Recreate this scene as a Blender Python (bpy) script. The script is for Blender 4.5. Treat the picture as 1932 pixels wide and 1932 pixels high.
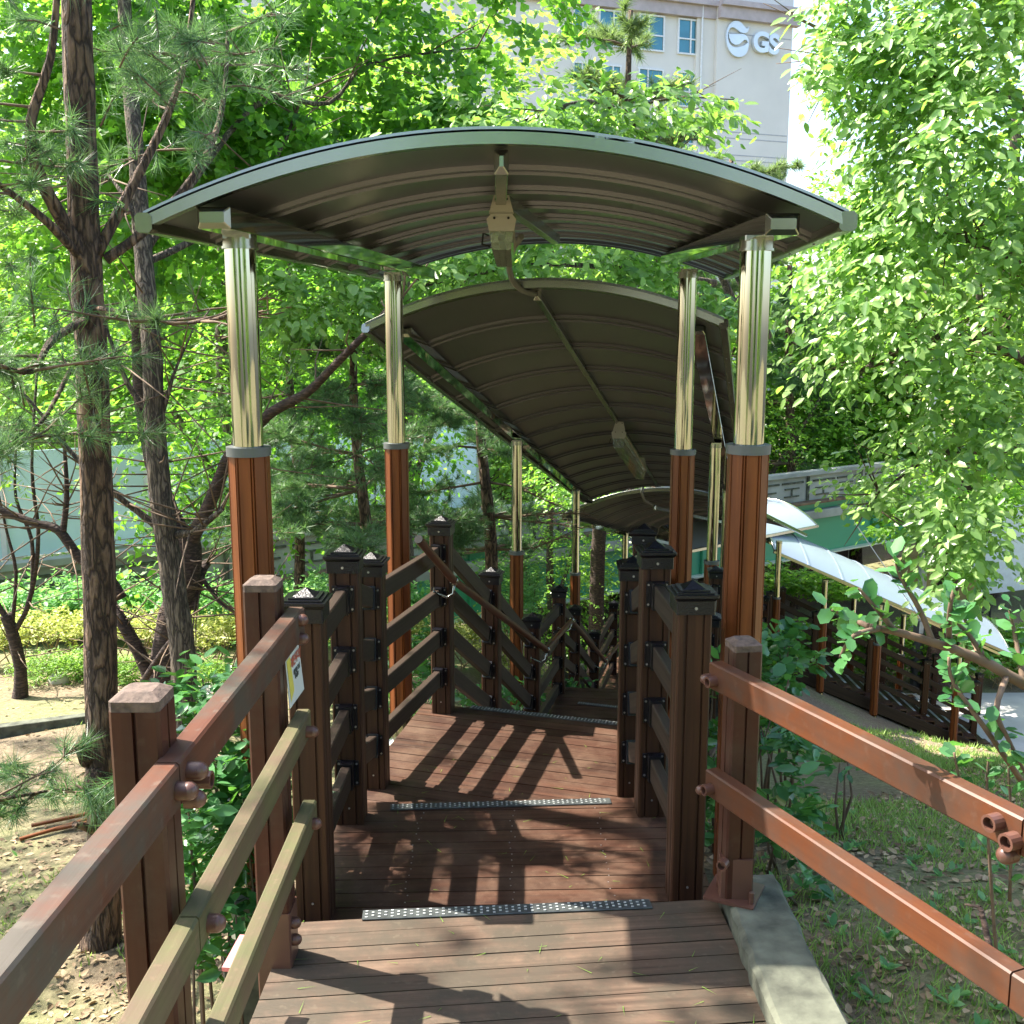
import bpy, math, random
import numpy as np
from mathutils import Vector, Matrix

for o in list(bpy.data.objects): bpy.data.objects.remove(o)
SC = bpy.context.scene
COL = SC.collection
R = math.radians

# ------------------------------------------------------------------ camera, sky, sun, exposure
CZ = 1.7
FL = 3050/3024*1932
TH = R(9.6)
cam_d = bpy.data.cameras.new('camera'); cam = bpy.data.objects.new('camera', cam_d); COL.objects.link(cam)
cam.location = (0, 0, CZ); cam.rotation_euler = (R(90)-TH, 0, 0)
cam_d.sensor_width = 36; cam_d.sensor_height = 36; cam_d.sensor_fit = 'HORIZONTAL'
cam_d.lens = 36*3050/3024; cam_d.clip_start = .02; cam_d.clip_end = 600
SC.camera = cam

SUN = Vector((-.70, .28, 1.0)).normalized()          # towards the sun
elev = math.asin(SUN.z); azim = math.atan2(SUN.x, SUN.y)
w = bpy.data.worlds.new('World'); SC.world = w; w.use_nodes = True
nt = w.node_tree; bg = nt.nodes['Background']
sky = nt.nodes.new('ShaderNodeTexSky'); sky.sky_type = 'NISHITA'; sky.sun_disc = False
sky.sun_elevation = elev; sky.sun_rotation = azim; sky.dust_density = 2.5; sky.air_density = 1.0
nt.links.new(sky.outputs[0], bg.inputs[0]); bg.inputs[1].default_value = .135
sd = bpy.data.lights.new('sun', 'SUN'); sun = bpy.data.objects.new('sun', sd); COL.objects.link(sun)
sd.energy = 5.0; sd.angle = R(.55); sd.color = (1, .93, .82)
sun.rotation_euler = (-SUN).to_track_quat('-Z', 'Y').to_euler()
SC.view_settings.view_transform = 'Standard'; SC.view_settings.look = 'None'
SC.view_settings.exposure = 2.0; SC.view_settings.gamma = 1
SC.cycles.use_denoising = True
SC.cycles.max_bounces = 9; SC.cycles.diffuse_bounces = 4; SC.cycles.glossy_bounces = 4
SC.cycles.transmission_bounces = 6; SC.cycles.transparent_max_bounces = 8
SC.cycles.caustics_reflective = False; SC.cycles.caustics_refractive = False
SC.cycles.sample_clamp_indirect = 6

cT, sT = math.cos(TH), math.sin(TH)
def ray(u, v):
    x = (u-966)/FL; y = -(v-966)/FL
    return Vector((x, cT+y*sT, -sT+y*cT))
def P(u, v, Y):                                       # the point seen at (u, v) that stands Y metres ahead
    d = ray(u, v); return Vector((0, 0, CZ)) + d*(Y/d.y)
def PZ(u, v, z):
    d = ray(u, v); return Vector((0, 0, CZ)) + d*((z-CZ)/d.z)

# ------------------------------------------------------------------ materials
MATS = {}
def nodes(name):
    m = bpy.data.materials.new(name); m.use_nodes = True
    n = m.node_tree.nodes; l = m.node_tree.links
    return m, n, l, n['Principled BSDF']
def ramp(n, stops):
    r = n.new('ShaderNodeValToRGB'); e = r.color_ramp.elements
    while len(e) < len(stops): e.new(.5)
    for i, (p, c) in enumerate(stops):
        e[i].position = p; e[i].color = (*c, 1)
    return r
def plain(name, col, rough=.5, metal=0, spec=None, noise=0.12, nscale=12, bump=0):
    m, n, l, b = nodes(name)
    tc = n.new('ShaderNodeTexCoord'); nz = n.new('ShaderNodeTexNoise'); nz.inputs['Scale'].default_value = nscale
    nz.inputs['Detail'].default_value = 6
    l.new(tc.outputs['Object'], nz.inputs['Vector'])
    c = Vector(col)
    r = ramp(n, [(.3, tuple(c*(1-noise))), (.7, tuple(c*(1+noise)))])
    l.new(nz.outputs[0], r.inputs[0]); l.new(r.outputs[0], b.inputs['Base Color'])
    b.inputs['Roughness'].default_value = rough; b.inputs['Metallic'].default_value = metal
    if bump:
        bp = n.new('ShaderNodeBump'); bp.inputs['Strength'].default_value = bump; bp.inputs['Distance'].default_value = .01
        l.new(nz.outputs[0], bp.inputs['Height']); l.new(bp.outputs[0], b.inputs['Normal'])
    return m
def wood(name, dark, light, rough=.55, along=1.2, across=28, weather=None, wamt=.5, bump=.25, island=.25, ribs=0):
    """grain runs along U (metres)"""
    m, n, l, b = nodes(name)
    uv = n.new('ShaderNodeUVMap'); uv.uv_map = 'UVMap'
    geo = n.new('ShaderNodeNewGeometry')
    mp = n.new('ShaderNodeMapping'); mp.inputs['Scale'].default_value = (along, across, 1)
    off = n.new('ShaderNodeCombineXYZ'); mul = n.new('ShaderNodeMath'); mul.operation = 'MULTIPLY'; mul.inputs[1].default_value = 37
    l.new(geo.outputs['Random Per Island'], mul.inputs[0]); l.new(mul.outputs[0], off.inputs[0]); l.new(mul.outputs[0], off.inputs[1])
    l.new(uv.outputs[0], mp.inputs['Vector']); l.new(off.outputs[0], mp.inputs['Location'])
    nz = n.new('ShaderNodeTexNoise'); nz.inputs['Scale'].default_value = 1; nz.inputs['Detail'].default_value = 7
    nz.inputs['Roughness'].default_value = .6; nz.inputs['Distortion'].default_value = .6
    l.new(mp.outputs[0], nz.inputs['Vector'])
    r = ramp(n, [(.28, dark), (.72, light)]); l.new(nz.outputs[0], r.inputs[0])
    last = r.outputs[0]
    # per-board tone
    hs = n.new('ShaderNodeHueSaturation'); mr = n.new('ShaderNodeMapRange')
    mr.inputs['To Min'].default_value = 1-island; mr.inputs['To Max'].default_value = 1+island
    l.new(geo.outputs['Random Per Island'], mr.inputs['Value']); l.new(mr.outputs[0], hs.inputs['Value']); l.new(last, hs.inputs['Color'])
    last = hs.outputs[0]
    if weather:
        tc = n.new('ShaderNodeTexCoord'); n2 = n.new('ShaderNodeTexNoise'); n2.inputs['Scale'].default_value = 4.5
        n2.inputs['Detail'].default_value = 9; n2.inputs['Roughness'].default_value = .68
        l.new(tc.outputs['Object'], n2.inputs['Vector'])
        r2 = ramp(n, [(.5-.14*wamt, (0, 0, 0)), (.5+.28*(1.1-wamt), (1, 1, 1))]); l.new(n2.outputs[0], r2.inputs[0])
        mx = n.new('ShaderNodeMix'); mx.data_type = 'RGBA'
        l.new(r2.outputs[0], mx.inputs['Factor']); l.new(last, mx.inputs['A']); mx.inputs['B'].default_value = (*weather, 1)
        last = mx.outputs['Result']
        n3 = n.new('ShaderNodeTexNoise'); n3.inputs['Scale'].default_value = 38; n3.inputs['Detail'].default_value = 5; l.new(tc.outputs['Object'], n3.inputs['Vector'])
        r3 = ramp(n, [(.60, (0, 0, 0)), (.70, (1, 1, 1))]); l.new(n3.outputs[0], r3.inputs[0]); m3 = n.new('ShaderNodeMath'); m3.operation = 'MULTIPLY'; m3.inputs[1].default_value = .55*wamt; l.new(r3.outputs[0], m3.inputs[0])
        mx3 = n.new('ShaderNodeMix'); mx3.data_type = 'RGBA'; l.new(m3.outputs[0], mx3.inputs['Factor']); l.new(last, mx3.inputs['A']); mx3.inputs['B'].default_value = (*(Vector(weather)*1.9), 1); last = mx3.outputs['Result']
    l.new(last, b.inputs['Base Color'])
    rr = n.new('ShaderNodeMapRange'); rr.inputs['To Min'].default_value = rough+.12; rr.inputs['To Max'].default_value = rough-.1
    l.new(nz.outputs[0], rr.inputs['Value']); l.new(rr.outputs[0], b.inputs['Roughness'])
    b.inputs['Specular IOR Level'].default_value = .28
    bp = n.new('ShaderNodeBump'); bp.inputs['Strength'].default_value = bump; bp.inputs['Distance'].default_value = .004
    h = nz.outputs[0]
    if ribs:
        wv = n.new('ShaderNodeTexWave'); wv.bands_direction = 'Y'; wv.inputs['Scale'].default_value = ribs
        l.new(uv.outputs[0], wv.inputs['Vector'])
        ad = n.new('ShaderNodeMath'); ad.operation = 'ADD'; l.new(h, ad.inputs[0]); l.new(wv.outputs[0], ad.inputs[1]); h = ad.outputs[0]
    l.new(h, bp.inputs['Height']); l.new(bp.outputs[0], b.inputs['Normal'])
    return m
def bark(name, dark, light, scale=18, stretch=.22, bump=1.0, horiz=False):
    m, n, l, b = nodes(name)
    tc = n.new('ShaderNodeTexCoord'); mp = n.new('ShaderNodeMapping')
    mp.inputs['Scale'].default_value = (1, 1, stretch) if not horiz else (stretch, stretch, 2.2)
    l.new(tc.outputs['Object'], mp.inputs['Vector'])
    nz = n.new('ShaderNodeTexNoise'); nz.inputs['Scale'].default_value = scale*.6; nz.inputs['Detail'].default_value = 5
    l.new(mp.outputs[0], nz.inputs['Vector'])
    ad = n.new('ShaderNodeMix'); ad.data_type = 'VECTOR'; ad.inputs['Factor'].default_value = .12
    l.new(mp.outputs[0], ad.inputs['A']); l.new(nz.outputs[1], ad.inputs['B'])
    vo = n.new('ShaderNodeTexVoronoi'); vo.feature = 'DISTANCE_TO_EDGE'; vo.inputs['Scale'].default_value = scale
    l.new(ad.outputs['Result'], vo.inputs['Vector'])
    r = ramp(n, [(0, (0, 0, 0)), (.25, (1, 1, 1))]); l.new(vo.outputs[0], r.inputs[0])
    n2 = n.new('ShaderNodeTexNoise'); n2.inputs['Scale'].default_value = scale*2.5; n2.inputs['Detail'].default_value = 6
    l.new(mp.outputs[0], n2.inputs['Vector'])
    mu = n.new('ShaderNodeMath'); mu.operation = 'MULTIPLY'; l.new(r.outputs[0], mu.inputs[0]); l.new(n2.outputs[0], mu.inputs[1])
    cr = ramp(n, [(.05, dark), (.6, light)]); l.new(mu.outputs[0], cr.inputs[0]); l.new(cr.outputs[0], b.inputs['Base Color'])
    b.inputs['Roughness'].default_value = .9
    bp = n.new('ShaderNodeBump'); bp.inputs['Strength'].default_value = bump; bp.inputs['Distance'].default_value = .02
    l.new(mu.outputs[0], bp.inputs['Height']); l.new(bp.outputs[0], b.inputs['Normal'])
    return m
def leafmat(name, dark, light, trans, gloss=.35, tmix=.45, spread=1.0):
    m, n, l, b = nodes(name)
    out = n['Material Output']
    geo = n.new('ShaderNodeNewGeometry')
    r = ramp(n, [(0, dark), (.55, tuple((Vector(dark)+Vector(light))/2)), (1, light)])
    l.new(geo.outputs['Random Per Island'], r.inputs[0]); l.new(r.outputs[0], b.inputs['Base Color'])
    b.inputs['Roughness'].default_value = gloss
    tr = n.new('ShaderNodeBsdfTranslucent')
    t = Vector(trans); r2 = ramp(n, [(0, tuple(t*.6)), (1, tuple(t*1.25))])
    l.new(geo.outputs['Random Per Island'], r2.inputs[0]); l.new(r2.outputs[0], tr.inputs[0])
    mx = n.new('ShaderNodeMixShader'); mx.inputs[0].default_value = tmix
    l.new(b.outputs[0], mx.inputs[1]); l.new(tr.outputs[0], mx.inputs[2]); l.new(mx.outputs[0], out.inputs[0])
    return m

M = dict(
  railwood=wood('dark_stained_timber', (.014, .0055, .003), (.064, .026, .012), .5, 1.0, 30, island=.15),
  railbar=wood('dark_rail_timber', (.012, .0075, .005), (.038, .023, .015), .55, 1.2, 34, island=.12),
  deck=wood('oiled_deck_boards', (.022, .0095, .006), (.075, .034, .021), .45, .9, 34, weather=(.10, .060, .040), wamt=.4, island=.28, ribs=55),
  oldeck=wood('weathered_deck_boards', (.034, .021, .014), (.135, .088, .060), .65, .8, 34, weather=(.058, .046, .032), wamt=.8, island=.3, ribs=60),
  palewood=wood('bleached_timber', (.22, .18, .12), (.42, .37, .27), .7, 1, 30),
  paint=wood('brown_painted_timber', (.034, .010, .006), (.060, .019, .011), .45, .8, 22, weather=(.06, .038, .026), wamt=.25, bump=.12, island=.1),
  rail1=wood('worn_painted_rail', (.062, .019, .010), (.115, .044, .024), .5, .8, 26, weather=(.062, .052, .040), wamt=.75, bump=.3, island=.12),
  rail2=wood('mossy_painted_rail', (.050, .052, .020), (.105, .100, .045), .6, .8, 26, weather=(.095, .060, .040), wamt=.45, bump=.35, island=.12),
  railR=wood('red_brown_painted_rail', (.064, .020, .008), (.112, .036, .013), .45, .8, 20, weather=(.060, .036, .026), wamt=.45, bump=.15, island=.08),
  endgrain=plain('weathered_post_top', (.10, .068, .052), .85, noise=.4, nscale=60, bump=.4),
  clad=wood('orange_timber_cladding', (.060, .016, .005), (.235, .070, .019), .38, .9, 22, island=.1, bump=.15),
  steel=plain('polished_stainless', (.42, .42, .355), .05, 1, noise=.02),
  satin=plain('satin_stainless', (.29, .30, .26), .25, 1, noise=.04),
  collar=plain('grey_collar', (.10, .11, .11), .5, .3, noise=.06),
  blackmetal=plain('black_coated_metal', (.006, .006, .009), .28, .2, noise=.2, nscale=200, bump=.3),
  screw=plain('screw_steel', (.45, .45, .45), .35, .8),
  soffit=plain('bronze_soffit', (.115, .114, .128), .3, .45, noise=.05, nscale=3),
  rooftop=plain('pale_roof_sheet', (.30, .36, .42), .25, .3, noise=.04, nscale=2),
  boltcap=plain('brown_plastic_cap', (.10, .045, .032), .35, noise=.15),
  strip=plain('grit_strip_steel', (.085, .095, .095), .4, .5, noise=.3, nscale=30),
  dots=plain('grit_dots', (.40, .42, .41), .5, .1),
  conc=plain('weathered_concrete', (.080, .085, .062), .92, noise=.5, nscale=14, bump=.9),
  concdark=plain('stained_parapet_concrete', (.30, .305, .28), .9, noise=.3, nscale=1.6, bump=.3),
  path=plain('pale_concrete_path', (.46, .44, .42), .85, noise=.1, nscale=3, bump=.1),
  green=plain('green_girder_paint', (.055, .30, .17), .4, noise=.06, nscale=.8),
  cream=plain('cream_flange_paint', (.55, .56, .45), .5, noise=.08),
  rust=plain('rust_streaked_flange', (.16, .10, .06), .8, noise=.4, nscale=6),
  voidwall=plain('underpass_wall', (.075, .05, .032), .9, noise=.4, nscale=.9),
  mural=plain('mural_paint', (.20, .16, .05), .8, noise=.4, nscale=1.5),
  whitewall=plain('pale_blue_wall', (.62, .70, .74), .7, noise=.06),
  facade=plain('pale_facade_paint', (.71, .68, .62), .8, noise=.05, nscale=.6),
  band=plain('mauve_cornice', (.46, .40, .40), .8, noise=.12, nscale=2),
  joint=plain('facade_joint', (.42, .42, .43), .9),
  frame=plain('white_window_frame', (.75, .76, .76), .4),
  glass=plain('teal_window_glass', (.06, .20, .25), .08, .3, noise=.25, nscale=.8),
  logo=plain('brushed_sign_metal', (.66, .72, .76), .3, .25, noise=.08, nscale=.8),
  logoedge=plain('sign_return', (.25, .27, .30), .5),
  housing=plain('beige_lamp_housing', (.40, .36, .31), .5, noise=.04),
  conduit=plain('grey_flexible_conduit', (.17, .17, .165), .45, noise=.06),
  rubber=plain('black_cable', (.015, .015, .015), .95),
  pine_bark=bark('pine_bark', (.030, .017, .011), (.20, .125, .082), 26, .25, 1.0),
  grey_bark=bark('furrowed_grey_bark', (.035, .026, .020), (.20, .155, .115), 32, .18, .9),
  cherry_bark=bark('dark_cherry_bark', (.022, .013, .010), (.085, .052, .040), 22, .5, .5, True),
  twig=plain('brown_twig', (.13, .085, .055), .85, noise=.3, nscale=20),
  straw=plain('dry_stem', (.30, .21, .12), .85, noise=.3, nscale=20),
  stone=plain('pale_rock', (.46, .43, .38), .85, noise=.2, nscale=6, bump=.4),
  pink=plain('pink_plastic', (.62, .18, .19), .5),
  jar=plain('cloudy_plastic_cup', (.30, .29, .26), .3),
  paper=plain('laminated_paper', (.66, .72, .70), .25, noise=.03),
  yellow=plain('yellow_print', (.58, .52, .10), .4),
  redink=plain('red_print', (.42, .10, .06), .4),
  blackink=plain('black_print', (.04, .05, .05), .4),
  greypaint=plain('galvanised_pole', (.48, .49, .50), .45, .3, noise=.08),
  dark_sleeve=plain('dark_pole_sleeve', (.07, .075, .09), .5),
  barrier=plain('blue_acrylic_panel', (.58, .70, .78), .25, noise=.15, nscale=.8),
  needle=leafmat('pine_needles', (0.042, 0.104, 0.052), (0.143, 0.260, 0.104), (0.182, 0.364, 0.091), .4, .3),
  needle_sun=leafmat('sunlit_pine_needles', (0.091, 0.156, 0.065), (0.260, 0.325, 0.130), (0.286, 0.442, 0.104), .45, .35),  # paler copy of the pine needles, sunlight put into the colour
  ginkgo=leafmat('ginkgo_leaves', (0.042, 0.130, 0.022), (0.115, 0.24, 0.045), (0.28, 0.62, 0.05), .5, .55),
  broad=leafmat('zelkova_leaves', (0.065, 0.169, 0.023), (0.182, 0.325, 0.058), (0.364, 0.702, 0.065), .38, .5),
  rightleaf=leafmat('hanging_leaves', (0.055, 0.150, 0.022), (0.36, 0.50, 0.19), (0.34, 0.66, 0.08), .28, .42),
  farleaf=leafmat('far_leaves', (0.091, 0.195, 0.039), (0.221, 0.364, 0.078), (0.468, 0.728, 0.104), .5, .55),
  gloss=leafmat('glossy_evergreen_leaves', (0.033, 0.124, 0.039), (0.111, 0.273, 0.098), (0.156, 0.416, 0.052), .2, .35),
  fern=leafmat('light_green_leaves', (0.078, 0.234, 0.078), (0.221, 0.429, 0.169), (0.286, 0.598, 0.130), .5, .5),
  hedge=leafmat('yellow_green_hedge_leaves', (0.234, 0.286, 0.065), (0.546, 0.559, 0.169), (0.598, 0.676, 0.143), .5, .35),
  lowbush=leafmat('bright_low_bush_leaves', (0.091, 0.221, 0.026), (0.221, 0.390, 0.065), (0.312, 0.546, 0.065), .5, .4),
  litter=leafmat('dry_fallen_leaves', (.13, .078, .042), (.50, .37, .22), (.2, .12, .05), .8, .1),
  grassm=leafmat('grass_blades', (0.117, 0.208, 0.039), (0.312, 0.442, 0.117), (0.390, 0.598, 0.117), .6, .35),
)
# glass diffuser
m, n, l, b = nodes('clear_diffuser'); b.inputs['Base Color'].default_value = (.75, .82, .72, 1); b.inputs['Roughness'].default_value = .06
b.inputs['Transmission Weight'].default_value = .75; b.inputs['IOR'].default_value = 1.3; M['diff'] = m
# ground
m, n, l, b = nodes('soil'); tc = n.new('ShaderNodeTexCoord')
n1 = n.new('ShaderNodeTexNoise'); n1.inputs['Scale'].default_value = .9; n1.inputs['Detail'].default_value = 8
n2 = n.new('ShaderNodeTexNoise'); n2.inputs['Scale'].default_value = 28; n2.inputs['Detail'].default_value = 9; n2.inputs['Roughness'].default_value = .7
l.new(tc.outputs['Object'], n1.inputs['Vector']); l.new(tc.outputs['Object'], n2.inputs['Vector'])
ra = ramp(n, [(.3, (.085, .058, .034)), (.55, (.19, .145, .09)), (.75, (.31, .25, .165))]); l.new(n2.outputs[0], ra.inputs[0])
rb = ramp(n, [(.42, (0, 0, 0)), (.58, (1, 1, 1))]); l.new(n1.outputs[0], rb.inputs[0])
rc = ramp(n, [(.35, (.10, .13, .04)), (.7, (.28, .28, .12))]); l.new(n2.outputs[0], rc.inputs[0])
mu = n.new('ShaderNodeMath'); mu.operation = 'MULTIPLY'; mu.inputs[1].default_value = .7; l.new(rb.outputs[0], mu.inputs[0])
mx = n.new('ShaderNodeMix'); mx.data_type = 'RGBA'; l.new(mu.outputs[0], mx.inputs['Factor']); l.new(ra.outputs[0], mx.inputs['A']); l.new(rc.outputs[0], mx.inputs['B'])
l.new(mx.outputs['Result'], b.inputs['Base Color']); b.inputs['Roughness'].default_value = .95
bp = n.new('ShaderNodeBump'); bp.inputs['Strength'].default_value = .7; bp.inputs['Distance'].default_value = .03; l.new(n2.outputs[0], bp.inputs['Height']); l.new(bp.outputs[0], b.inputs['Normal'])
M['soil'] = m

# ------------------------------------------------------------------ mesh helpers
class MB:
    def __init__(s): s.v = []; s.f = []; s.uv = []; s.sm = []; s.mi = []; s.cur = 0
    def face(s, idx, uvs, smooth=False): s.f.append(tuple(idx)); s.uv.append(uvs); s.sm.append(smooth); s.mi.append(s.cur)
    def sweep(s, prof, p0, p1, up=(0, 0, 1), smooth=False, cap=True, prof1=None, capinset=0):
        """closed profile [(a,b)] swept from p0 to p1; a = sideways, b = up"""
        p0, p1 = Vector(p0), Vector(p1); d = (p1-p0); L = d.length; d = d/L
        up = Vector(up)
        if abs(d.dot(up)) > .98: up = Vector((0, 1, 0)) if abs(d.y) < .9 else Vector((1, 0, 0))
        sd_ = d.cross(up).normalized(); upv = sd_.cross(d).normalized()
        n0 = len(s.v); k = len(prof); prof1 = prof1 or prof
        for (p, pr) in ((p0, prof), (p1, prof1)):
            for a, b_ in pr: s.v.append(p+sd_*a+upv*b_)
        acc = 0; u0 = n0*.37 % 5
        for i in range(k):
            j = (i+1) % k; seg = math.dist(prof[i], prof[j])
            s.face((n0+i, n0+j, n0+k+j, n0+k+i), [(u0, acc), (u0, acc+seg), (u0+L, acc+seg), (u0+L, acc)], smooth); acc += seg
        if cap:
            m0 = n0
            if smooth: m0 = len(s.v); s.v += [Vector(v) for v in s.v[n0:n0+2*k]]
            s.face([m0+i for i in range(k)][::-1], [(prof[i][0], prof[i][1]) for i in range(k)][::-1])
            s.face([m0+k+i for i in range(k)], [(prof1[i][0], prof1[i][1]) for i in range(k)])
    def bar(s, p0, p1, wd, ht, up=(0, 0, 1), bev=.004):
        s.sweep(rect(wd, ht, bev), p0, p1, up)
    def cyl(s, p0, p1, r, r1=None, k=20, cap=True, smooth=True):
        c = [(r*math.cos(2*math.pi*i/k), r*math.sin(2*math.pi*i/k)) for i in range(k)]
        c1 = None if r1 is None else [(r1*math.cos(2*math.pi*i/k), r1*math.sin(2*math.pi*i/k)) for i in range(k)]
        s.sweep(c, p0, p1, smooth=smooth, cap=cap, prof1=c1)
    def tube(s, pts, rad, k=10, wob=0, seed=0, cap=True):
        rng = random.Random(seed); pts = [Vector(p) for p in pts]; n0 = len(s.v); N = len(pts); L = 0
        ref = Vector((.3, 1, .1)).normalized()
        for i, p in enumerate(pts):
            t = (pts[min(i+1, N-1)]-pts[max(i-1, 0)]).normalized()
            a = t.cross(ref)
            if a.length < .1: a = t.cross(Vector((1, 0, 0)))
            a.normalize(); b_ = a.cross(t)
            r_ = rad[i] if hasattr(rad, '__len__') else rad
            for q in range(k):
                th = 2*math.pi*q/k; rr = r_*(1+wob*(rng.random()-.5))
                s.v.append(p+a*math.cos(th)*rr+b_*math.sin(th)*rr)
        for i in range(N-1):
            seg = (pts[i+1]-pts[i]).length
            for q in range(k):
                j = (q+1) % k; a0 = n0+i*k
                s.face((a0+q, a0+j, a0+k+j, a0+k+q), [(L, q*.02), (L, (q+1)*.02), (L+seg, (q+1)*.02), (L+seg, q*.02)], True)
            L += seg
        if cap:
            s.face([n0+q for q in range(k)][::-1], [(0, 0)]*k); s.face([n0+(N-1)*k+q for q in range(k)], [(0, 0)]*k)
    def ball(s, c, r, k=12, h=8, sc=(1, 1, 1), wob=0, seed=0):
        c = Vector(c); n0 = len(s.v); rng = random.Random(seed)
        for i in range(h+1):
            ph = math.pi*i/h
            for q in range(k):
                th = 2*math.pi*q/k; rr = r*(1+wob*(rng.random()-.5))
                s.v.append(c+Vector((math.sin(ph)*math.cos(th)*rr*sc[0], math.sin(ph)*math.sin(th)*rr*sc[1], math.cos(ph)*rr*sc[2])))
        for i in range(h):
            for q in range(k):
                j = (q+1) % k; a0 = n0+i*k
                s.face((a0+q, a0+k+q, a0+k+j, a0+j), [(0, 0)]*4, True)
    def prism(s, poly, z0, z1, uvrot=0, zf=None):
        """horizontal polygon (x,y) list between z0 and z1, grain direction uvrot"""
        n0 = len(s.v); k = len(poly); c, sn = math.cos(uvrot), math.sin(uvrot)
        for z in (z0, z1):
            for x, y in poly: s.v.append(Vector((x, y, z)))
        uvp = [(x*c+y*sn+n0*.37, -x*sn+y*c) for x, y in poly]
        s.face([n0+k+i for i in range(k)], uvp)
        s.face([n0+i for i in range(k)][::-1], uvp[::-1])
        for i in range(k):
            j = (i+1) % k; L = math.dist(poly[i], poly[j])
            s.face((n0+i, n0+j, n0+k+j, n0+k+i), [(0, 0), (L, 0), (L, z1-z0), (0, z1-z0)])
    def quad(s, a, b_, c, d, smooth=False):
        n0 = len(s.v); s.v += [Vector(a), Vector(b_), Vector(c), Vector(d)]
        w_ = (Vector(b_)-Vector(a)).length; h_ = (Vector(d)-Vector(a)).length
        s.face((n0, n0+1, n0+2, n0+3), [(0, 0), (w_, 0), (w_, h_), (0, h_)], smooth)
    def merge(s, o, mi):
        n0 = len(s.v); s.v += o.v; s.f += [tuple(i+n0 for i in f) for f in o.f]; s.uv += o.uv; s.sm += o.sm; s.mi += [mi]*len(o.f)
    def build(s, name, mat, parent=None, loc=None):
        me = bpy.data.meshes.new(name)
        o0 = Vector(parent.matrix_world.translation) if parent else Vector((0, 0, 0))
        if parent: o0 = WLOC[parent.name]
        if loc is not None: o0 = Vector(loc)
        me.from_pydata([tuple(v-o0) for v in s.v], [], s.f)
        uvl = me.uv_layers.new(name='UVMap')
        uvl.data.foreach_set('uv', [c for f in s.uv for p in f for c in p])
        me.polygons.foreach_set('use_smooth', s.sm)
        for m_ in (mat if isinstance(mat, (list, tuple)) else (mat,)): me.materials.append(m_)
        me.polygons.foreach_set('material_index', s.mi); me.update()
        o = bpy.data.objects.new(name, me); COL.objects.link(o)
        if parent: o.parent = parent; WLOC[o.name] = o0.copy()
        elif loc is not None: o.location = o0; WLOC[o.name] = o0.copy()
        else: WLOC[o.name] = Vector((0, 0, 0))
        return o
WLOC = {}
V3_ = Vector
def rect(w_, h_, b=.004):
    x, y = w_/2, h_/2; b = min(b, x*.6, y*.6)
    return [(x-b, -y), (x, -y+b), (x, y-b), (x-b, y), (-x+b, y), (-x, y-b), (-x, -y+b), (-x+b, -y)]
def grooved(w_, gs, gw=.0035, gd=.006, b=.005):
    """square section with grooves at offsets gs on every face"""
    x = w_/2; side = []
    pts = [(-x+b, 0)]
    for g in gs: pts += [(g-gw, 0), (g-gw*.6, gd), (g+gw*.6, gd), (g+gw, 0)]
    pts += [(x-b, 0)]
    out = []
    for k in range(4):
        a = k*math.pi/2; c, s_ = round(math.cos(a)), round(math.sin(a))
        for t, d in pts:
            px, py = t, -x+d
            out.append((px*c-py*s_, px*s_+py*c))
    return out
def octagonal(r, gd=.006):
    out = []
    for k in range(8):
        a0 = math.pi/8+k*math.pi/4; a1 = a0+math.pi/4
        p0 = Vector((math.cos(a0), math.sin(a0)))*r; p1 = Vector((math.cos(a1), math.sin(a1)))*r
        nrm = ((p0+p1)/2).normalized()
        for t, d in ((.03, 0), (.06, .3), (.12, 1), (.15, 0), (.85, 0), (.88, 1), (.94, .3), (.97, 0)):
            q = p0.lerp(p1, t)-nrm*gd*d; out.append((q.x, q.y))
    return out
def tag(o, label=None, cat=None, group=None, kind=None):
    if label: o['label'] = label
    if cat: o['category'] = cat
    if group: o['group'] = group
    if kind: o['kind'] = kind
    return o
def thing(name, loc, label, cat, group=None):
    o = bpy.data.objects.new(name, None); o.empty_display_size = .1; COL.objects.link(o); o.location = loc
    WLOC[o.name] = Vector(loc); tag(o, label, cat, group); return o
def copy_tree(o, parent=None):
    c = o.copy(); COL.objects.link(c); c.parent = parent
    WLOC[c.name] = WLOC[o.name].copy()
    for ch in o.children: copy_tree(ch, c)
    return c
def fast_mesh(name, V, F, mat, parent, smooth=False):
    V = np.asarray(V, np.float32).reshape(-1, 3); F = np.asarray(F, np.int32); k = F.shape[1]
    V = V-np.array(WLOC[parent.name] if parent else (0, 0, 0), np.float32)
    me = bpy.data.meshes.new(name)
    me.vertices.add(len(V)); me.vertices.foreach_set('co', V.ravel())
    me.loops.add(F.size); me.loops.foreach_set('vertex_index', F.ravel())
    me.polygons.add(len(F)); me.polygons.foreach_set('loop_start', np.arange(0, F.size, k, dtype=np.int32))
    try: me.polygons.foreach_set('loop_total', np.full(len(F), k, np.int32))
    except Exception: pass
    me.materials.append(mat); me.update(calc_edges=True)
    o = bpy.data.objects.new(name, me); COL.objects.link(o)
    if parent: o.parent = parent; WLOC[o.name] = WLOC[parent.name].copy()
    else: WLOC[o.name] = Vector((0, 0, 0))
    return o

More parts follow.
